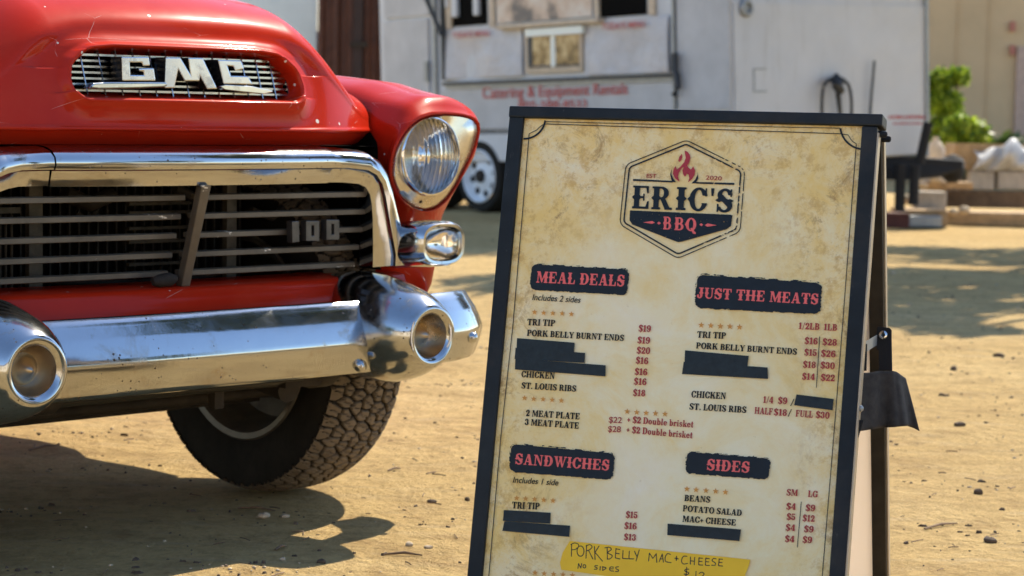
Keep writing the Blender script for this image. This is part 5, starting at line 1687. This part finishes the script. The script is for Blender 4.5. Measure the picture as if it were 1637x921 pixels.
obj('roof', mb, M_GREYTRIM, shed)
cont, x0, x1 = slab_building('shipping_container', 'rusty brown shipping container between the pale shed and the white trailer', 'container', 507, 660, 22.5, 5, 2.6, M_RUST)
mb = MB(); pr = []
n_ = 26
prof_ = []
for k in range(n_):
    xx = x0 + (x1 - x0) * k / (n_ - 1)
    prof_.append((xx, 22.5 + (.0 if (k // 2) % 2 == 0 else .05)))
mb.rings([[(x, y, .12) for x, y in prof_] + [(x1, 27.5, .12), (x0, 27.5, .12)], [(x, y, 2.6) for x, y in prof_] + [(x1, 27.5, 2.6), (x0, 27.5, 2.6)]], cap0=True, cap1=True)
obj('wall', mb, M_RUST, cont)
mb = MB().box((at_y(572, 50, 22.4)[0], 22.46, 1.36), (.05, .04, 1.2))
obj('locking_bar', mb, simple('dark_rust', (.03, .014, .010), .7), cont, bevel=.01)
mb = MB()
for z in (.8, 1.6, 2.3):
    mb.box((at_y(574, 50, 22.4)[0], 22.42, z), (.09, .03, .03))
obj_split('bar_bracket', mb, M_GREASE, cont)

# ------------------------------------------------------------------ right: beige warehouse, shrubs, planter, blocks
wh_x0 = at_y(1440, 100, 31)[0]; wh_x1 = at_y(2300, 100, 31)[0]
wh = thing('warehouse', 'plain beige warehouse wall behind the lime green shrub', 'building', ((wh_x0 + wh_x1) / 2, 34, 0))
obj('wall', MB().box(((wh_x0 + wh_x1) / 2, 34, 2.5), ((wh_x1 - wh_x0) / 2, 3, 2.5)), M_BEIGE, wh, bevel=.03)
obj('roof', MB().box(((wh_x0 + wh_x1) / 2, 34, 5.1), ((wh_x1 - wh_x0) / 2 + .3, 3.3, .1)), M_GREYTRIM, wh)
xp = at_y(1632, 100, 30.9)
obj('door', MB().box((xp[0] + .55, 30.97, 1.0), (.6, .03, 1.0)), simple('pinkish_door', (.50, .36, .28), .7), wh, bevel=.01)
p_ = at_y(1620, 45, 30.9)
mb = MB()
for (px, py) in ((1620, 42), (1620, 80)):
    p_ = at_y(px, py, 30.9); mb.box((p_[0], 30.95, p_[2]), (.035, .03, .07))
obj_split('red_sign_plate', mb, simple('faded_pink_plate', (.45, .17, .12), .7), wh)
mb = MB()
for px in (1480, 1530, 1580):
    mb.box((at_y(px, 100, 30.98)[0], 30.99, 2.5), (.012, .012, 2.4))
obj_split('panel_seam', mb, M_BEIGE, wh)

def leaves(mb, blobs, n, size, rng):
    bl = np.array(blobs, float); wgt = bl[:, 3] ** 2; wgt /= wgt.sum()
    for _ in range(n):
        b = bl[rng.choice(len(bl), p=wgt)]
        d = rng.normal(size=3); d /= np.linalg.norm(d)
        r = b[3] * rng.uniform(.25, 1.0) ** .5
        p = b[:3] + d * r * np.array([1, 1, .85])
        a = rng.normal(size=3); a /= np.linalg.norm(a); c = np.cross(a, d + rng.normal(size=3) * .4); c /= np.linalg.norm(c) + 1e-9
        s = size * rng.uniform(.6, 1.3)
        mb.add([p - a * s, p + c * s * .45, p + a * s, p - c * s * .45], [(0, 1, 2, 3)])
rng = np.random.default_rng(4)
def px_blob(px, py, Y, rpx):
    p = at_y(px, py, Y); return (p[0], Y, p[2], rpx * Y / FPX)
YS = 22.5
sh = thing('shrub', 'tall lime green shrub beside the white trailer corner', 'shrub', tuple(at_y(1515, 290, YS)[:2]) + (0,))
mb = MB(); leaves(mb, [px_blob(1503, 128, YS, 20), px_blob(1532, 122, YS, 17), px_blob(1500, 160, YS, 24), px_blob(1518, 178, YS, 20), px_blob(1508, 205, YS, 22), px_blob(1498, 235, YS, 20), px_blob(1490, 140, YS, 14), px_blob(1525, 160, YS, 12)], 2300, .07, rng)
obj('foliage', mb, M_LIME, sh, recalc=False)
mb = MB()
b0 = at_y(1510, 300, YS); b0[2] = 0
for (x, y) in ((1503, 150), (1530, 130), (1515, 190)): mb.tube([b0, (b0 + at_y(x, y, YS)) / 2 + A3(.05, 0, 0), at_y(x, y, YS)], [.03, .025, .012], 7)
obj('stem', mb, M_BARK, sh, 60)
sh2 = thing('shrub', 'low round lime green shrub above the wooden planter box', 'shrub', tuple(at_y(1545, 290, YS - .6)[:2]) + (0,))
mb = MB(); leaves(mb, [px_blob(1535, 205, YS - .6, 24), px_blob(1560, 212, YS - .6, 20), px_blob(1522, 225, YS - .6, 22), px_blob(1552, 228, YS - .6, 18), px_blob(1526, 245, YS - .6, 16), px_blob(1570, 222, YS - .6, 10)], 2200, .07, rng)
obj('foliage', mb, M_LIME, sh2, recalc=False)
mb = MB()
b0 = at_y(1540, 300, YS - .6); b0[2] = 0
for (x, y) in ((1530, 220), (1556, 222)): mb.tube([b0, at_y(x, y, YS - .6)], [.03, .012], 7)
obj('stem', mb, M_BARK, sh2, 60)
# dark hedge low behind
YH = 27.0
hd = thing('hedge', 'low dark green hedge along the beige warehouse wall', 'hedge', tuple(at_y(1600, 290, YH)[:2]) + (0,))
mb = MB(); leaves(mb, [(at_y(px, 225, YH)[0], YH + rng.uniform(-.2, .2), rng.uniform(.2, .75), .38) for px in range(1500, 1760, 22)], 2600, .09, rng)
obj('foliage', mb, M_LEAF, hd, recalc=False)

def pbox(name, label, cat, x0, y0, x1, y1, Y, dep, mat, group=None, bevel=.012, zmin=None):
    """box whose front face covers the photo rectangle at distance Y"""
    A_, B_ = at_y(x0, y0, Y), at_y(x1, y1, Y)
    z0 = B_[2] if zmin is None else zmin
    o = obj(name, MB().box(((A_[0] + B_[0]) / 2, Y + dep / 2, (A_[2] + z0) / 2), (abs(B_[0] - A_[0]) / 2, dep / 2, abs(A_[2] - z0) / 2)), mat, None, bevel=bevel, root=((A_[0] + B_[0]) / 2, Y + dep / 2, z0))
    return tag(o, label, cat, group)
YB = 20.2
# retaining timbers, top plank, blocks
pbox('retaining_timber', 'dark weathered timber edging below the row of pale blocks', 'timber', 1500, 304, 1760, 336, YB, .22, M_DKWOOD)
pbox('garden_kerb', 'long sunlit tan kerb on the dirt below the dark timber', 'kerb', 1508, 338, 1760, 366, 18.9, .35, M_WOOD, bevel=.02)
pbox('plank', 'pale sunlit plank lying on the stack beside the black tow tongue', 'plank', 1478, 290, 1556, 303, 19.8, .3, M_WOOD)
pbox('pale_block', 'pale concrete block left of its twin on the dark timber', 'block', 1552, 274, 1589, 303.5, YB, .2, M_CONC)
pbox('pale_block', 'wide pale concrete block right of the narrow one on the dark timber', 'block', 1596, 274, 1660, 303.5, YB, .2, M_CONC)
pl = thing('planter_box', 'open tan wooden planter box with a white plastic bag hanging over its side', 'planter', tuple(at_y(1570, 275, 20.25)))
A_, B_ = at_y(1531, 230, 20.25), at_y(1660, 273.5, 20.25)
for nm, c, h in (('front_board', ((A_[0] + B_[0]) / 2, 20.26, (A_[2] + B_[2]) / 2), ((B_[0] - A_[0]) / 2, .012, (A_[2] - B_[2]) / 2)), ('back_board', ((A_[0] + B_[0]) / 2, 20.8, (A_[2] + B_[2]) / 2), ((B_[0] - A_[0]) / 2, .012, (A_[2] - B_[2]) / 2)),
                 ('side_board', (A_[0], 20.53, (A_[2] + B_[2]) / 2), (.012, .256, (A_[2] - B_[2]) / 2)), ('side_board', (B_[0], 20.53, (A_[2] + B_[2]) / 2), (.012, .256, (A_[2] - B_[2]) / 2)), ('bottom_board', ((A_[0] + B_[0]) / 2, 20.53, B_[2] + .012), ((B_[0] - A_[0]) / 2 - .014, .25, .01))):
    obj(nm, MB().box(c, h), M_WOOD, pl)
bgm = MB(); rows_ = []
for j in range(22):
    t = j / 21
    xx = 1557 + t * 90; r = []
    for k in range(16):
        s = k / 15
        topy = 240 - 17 * exp(-((t - .62) / .22) ** 2) + 3 * sin(t * 17)
        yy = topy + (274 - topy) * s
        off = 20.20 - .10 * sin(pi * s) * (1 + .5 * sin(t * 11)) + .03 * sin(t * 15 + s * 5) + .012 * sin(s * 11 + t * 17)
        r.append(at_y(xx + 6 * sin(s * 4 + t * 3), yy, off))
    rows_.append(r)
bgm.rings(rows_, closed=False)
bg_ = tag(obj('plastic_bag', bgm, M_BAG, None, 180, root=tuple(at_y(1600, 273, 20.2))), 'crumpled white plastic bag draped over the wooden planter box', 'plastic bag')
sm = bg_.modifiers.new('thick', 'SOLIDIFY'); sm.thickness = .006
jug = tag(obj('plastic_jug', MB().lathe((at_y(1496, 228, 20.0)[0], 20.0, at_y(1496, 272, 20.0)[2]), (0, 0, 1), [(0, .07), (.02, .09), (.20, .09), (.26, .05), (.28, .03), (.31, .03)], 16), M_TAN, None, 50, root=(at_y(1496, 228, 20.0)[0], 20.0, at_y(1496, 272, 20.0)[2])), 'pale plastic jug standing behind the black tongue jack', 'jug')
pbox('jug_stand', 'grey upright box under the pale jug behind the tongue jack', 'box', 1483, 273, 1512, 345, 19.95, .22, M_CONC, zmin=0)
pbox('grey_block', 'light grey block on the ground just right of the black tongue legs', 'block', 1466, 306, 1513, 336, 18.75, .2, M_CONC)
pbox('grey_block', 'low dark grey concrete block in the front row beside the red brick', 'block', 1454, 345, 1506, 364, 18.3, .2, M_GREYTRIM)
pbox('red_block', 'dark red brick block on the dirt at the board edge', 'block', 1415, 340, 1454, 366, 18.3, .2, M_BRICK)
pbox('base_board', 'flat pale board under the light grey block', 'board', 1440, 335, 1515, 345, 18.4, .5, M_WOOD, zmin=0)
for k, (px, py, r, lb) in enumerate(((1541, 336, 7, 'pale rubble lump at the right end of the flat board'), (1524, 339, 6, 'small pale rubble lump next to the largest one'), (1497, 287, 8, 'pinkish stone lump on the sunlit plank'), (1474, 296, 7, 'white stone lump at the left end of the plank'), (1447, 318, 8, 'tan stone lump between the black tongue legs'))):
    c = at_y(px, py, 18.6 if py > 300 else 19.7)
    R = r * 18.6 / FPX
    m = MB()
    rg = np.random.default_rng(k + 20)
    rs = [[(c[0] + R * 1.5 * sin(t) * cos(p) * rg.uniform(.85, 1.1), c[1] + R * sin(t) * sin(p), c[2] + R * cos(t) * rg.uniform(.85, 1.1)) for p in np.linspace(0, 2 * pi, 11)[:-1]] for t in np.linspace(.05, pi - .05, 7)]
    m.rings(rs, True, True, True)
    tag(obj('rubble', m, M_PALESTONE, None, 60, root=tuple(c)), lb, 'rubble', 'rubble by the planter')

# ------------------------------------------------------------------ trees round the lot (outside the frame; they shade and are mirrored in the chrome)
def tree(label, x, y, h, crown, n, size, seed, trunk_r=.16, mat=M_LEAF):
    rg = np.random.default_rng(seed)
    t = thing('shade_tree', label, 'tree', (x, y, 0), 'trees around the lot')
    m = MB()
    m.tube([(x, y, -.1), (x + .05, y, h * .3), (x - .04, y + .05, h * .55)], [trunk_r * 1.25, trunk_r, trunk_r * .7], 10)
    for (bx, by, bz, br) in crown:
        m.tube([(x - .03, y + .03, h * .5), ((x + bx) / 2, (y + by) / 2, (h * .5 + bz) / 2 + .2), (bx, by, bz)], [trunk_r * .55, trunk_r * .35, trunk_r * .12], 7)
    obj('trunk', m, M_BARK, t, 60)
    m = MB(); leaves(m, crown, n, size, rg)
    obj('crown', m, mat, t, recalc=False)
    return t
rg = np.random.default_rng(12)
def crownset(x, y, z, rx, ry, rz, k, r0, r1):
    return [(x + rg.uniform(-rx, rx), y + rg.uniform(-ry, ry), z + rg.uniform(-rz, rz), rg.uniform(r0, r1)) for _ in range(k)]
tree('spreading shade tree right of the lot whose crown dapples the dirt', 6.6, 15.6, 6.0, crownset(4.9, 16.3, 4.6, 3.2, 2.6, .8, 19, .5, .95) + crownset(5.0, 13.2, 4.6, 1.6, .9, .5, 8, .28, .5), 13000, .12, 31)
tree('broad tree behind the white trailer shading its yard', 2.4, 22.5, 6.5, crownset(1.2, 20.0, 4.9, 2.6, 2.4, .8, 12, .6, 1.0), 4200, .13, 32)
tree('near shade tree just outside the right edge, its limbs high over the lot', 6.8, 7.4, 6.2, crownset(4.3, 6.4, 5.0, 1.7, 1.2, .6, 13, .5, .85), 4200, .13, 36)
hall = thing('bounce_hall', 'unseen pale stucco hall added behind the camera to bounce sun onto the board', 'building', (0, -11, 0))
obj('wall', MB().box((0, -11, 1.7), (13, 1.5, 1.7)), simple('cream_stucco', (.74, .66, .52), .85, 0, .06, 2), hall)  # unseen hall, added to throw warm sunlight back at the board
obj('roof', MB().prism([A3(-13.4, -9.2, 3.4), A3(-13.4, -12.8, 3.4), A3(-13.4, -11, 4.1)], (26.8, 0, 0)), M_RUST, hall)
for x in (-9, -4.5, 0, 4.5, 9):
    obj('window', MB().box((x, -9.49, 1.7), (.7, .02, .6)), M_PANE, hall)
for k, (x, y, h) in enumerate(((-12.5, -6.0, 5.5), (8.5, -8.0, 5.0), (13, 0.5, 6))):
    lb = ['dark leafy tree left of the pale hall behind the photographer', 'dark tree in front of the pale hall behind the photographer', 'dark tree at the right side of the lot, level with the camera'][k]
    tree(lb, x, y, h, crownset(x, y, h * .62, 1.7, 1.4, h * .24, 12, .7, 1.1), 3000, .17, 40 + k, .22)

# ------------------------------------------------------------------ litter on the dirt
def stone_mesh(mb, c, r, rg, seg=7, rings_n=5):
    st = rg.uniform(.7, 1.4, 3); ph = rg.uniform(0, 6, 4)
    rs = []
    for t in np.linspace(.12, pi - .12, rings_n):
        row = []
        for k in range(seg):
            p = 2 * pi * k / seg
            q = r * (1 + .22 * sin(2 * p + ph[0]) * sin(t) + .18 * sin(3 * p + ph[1]) + rg.uniform(-.1, .1))
            row.append((c[0] + q * st[0] * sin(t) * cos(p), c[1] + q * st[1] * sin(t) * sin(p), c[2] + q * .62 * cos(t)))
        rs.append(row)
    mb.rings(rs, True, True, True)
def gz(x, y): return float(ground_z(np.array(x), np.array(y)))
rg = np.random.default_rng(77)
mb = MB(); mb2 = MB()
def shard(mb, c, r, rg):
    n_ = rg.integers(5, 8); a0 = rg.uniform(0, pi); el_ = rg.uniform(1.0, 2.4)
    lo = []; hi = []
    for k in range(n_):
        t_ = 2 * pi * k / n_ + rg.uniform(-.3, .3); q = r * rg.uniform(.6, 1.1)
        x_, y_ = q * el_ * cos(t_), q * sin(t_)
        X, Y_ = x_ * cos(a0) - y_ * sin(a0), x_ * sin(a0) + y_ * cos(a0)
        lo.append((c[0] + X, c[1] + Y_, c[2] - r * .3)); hi.append((c[0] + X * .7, c[1] + Y_ * .7, c[2] + r * rg.uniform(.3, .9)))
    mb.rings([lo, hi], True, False, True)
for _ in range(3000):
    Y = 3.2 + 13 * rg.random() ** 1.6
    x = rg.uniform(-.30, .30) * Y
    if rg.random() < .5:   # litter gathers in patches
        cx_ = round(x / .55) * .55 + .15 * sin(round(Y / .6) * 3.1); x = cx_ + rg.normal() * .09
        Y = round(Y / .6) * .6 + rg.normal() * .05
    r = rg.choice([.0022, .0038, .006, .010], p=[.58, .31, .10, .01]) * (1 + .03 * Y)
    if rg.random() < .75: shard(mb, (x, Y, gz(x, Y) + r * .1), r, rg)
    else: stone_mesh(mb2, (x, Y, gz(x, Y) + r * .25), r, rg, 6, 4)
kind(obj('gravel', mb, M_STONE, None, None, recalc=False), 'stuff')
kind(obj('pale_gravel', mb2, M_PALESTONE, None, 180, recalc=False), 'stuff')
mb = MB()
for _ in range(300):
    Y = 3.2 + 8 * rg.random() ** 1.5
    x = rg.uniform(-.28, .28) * Y
    L_ = rg.uniform(.008, .045); a = rg.uniform(0, pi)
    z = gz(x, Y) + .003
    mb.tube([(x - L_ / 2 * cos(a), Y - L_ / 2 * sin(a), z), (x, Y, z + .001), (x + L_ / 2 * cos(a), Y + L_ / 2 * sin(a), z)], rg.uniform(.0007, .0017), 4)
kind(obj('straw_litter', mb, M_TWIG, None, None, recalc=False), 'stuff')
for k, (px, py, r, mt, lb) in enumerate(((421, 829, .013, M_PALESTONE, 'knobbly tan clod on the lit strip between the two truck shadows'), (455, 828, .010, M_PALESTONE, 'flat tan clod right of the knobbly one under the tyre'), (1564, 789, .016, M_STONE, 'dark stone alone on the sunlit dirt at lower right'),
        (1525, 591, .020, M_STONE, 'dark flat stone on the dirt right of the cloth flap'), (1533, 688, .015, M_STONE, 'dark stone on the dirt below the cloth flap tip'), (1582, 868, .015, M_STONE, 'reddish dark clod near the bottom right corner'), (1598, 575, .018, M_STONE, 'dark stone farthest right in the upper scatter'),
        (654, 873, .011, M_PALESTONE, 'pale pebble pair member near the truck shadow tip'), (684, 876, .008, M_PALESTONE, 'small white pebble right of the pale one by the shadow tip'), (514, 905, .010, M_STONE, 'dark clod just below the lower shadow lobe'), (690, 801, .010, M_STONE, 'dark clod on the dirt between tyre and menu board'), (747, 798, .011, M_STONE, 'dark clod touching the left edge of the menu board'))):
    p = gnd(px, py); m = MB()
    z = gz(p[0], p[1])
    r *= .8
    stone_mesh(m, (p[0], p[1], z + r * .35), r, np.random.default_rng(100 + k), 9, 7)
    tag(obj('stone', m, mt, None, 60, root=(p[0], p[1], z)), lb, 'stone', 'loose stones on the dirt')
for k, (x0, y0, x1, y1, lb) in enumerate(((47, 721, 95, 713, 'dark twig lying on lit dirt under the bumper'), (620, 752, 640, 749, 'short dark twig on the dirt right of the tyre'), (380, 817, 440, 820, 'thin twig in the tyre shadow'), (440, 886, 457, 880, 'pale straw bit in the lower shadow'), (1478, 848, 1530, 838, 'dry stick on the dirt at lower right beside the board leg'), (615, 890, 675, 889, 'long dark twig on dirt below the shadow tip'))):
    a, b = gnd(x0, y0), gnd(x1, y1); m = MB()
    c = (a + b) / 2 + A3(.002, .004, .004)
    for q in (a, b, c): q[2] += gz(q[0], q[1]) + .003
    m.tube([a, c, b], [.0022, .0032, .0015], 6)
    tag(obj('twig', m, M_TWIG, None, 60, root=tuple(a)), lb, 'twig', 'twigs on the dirt')
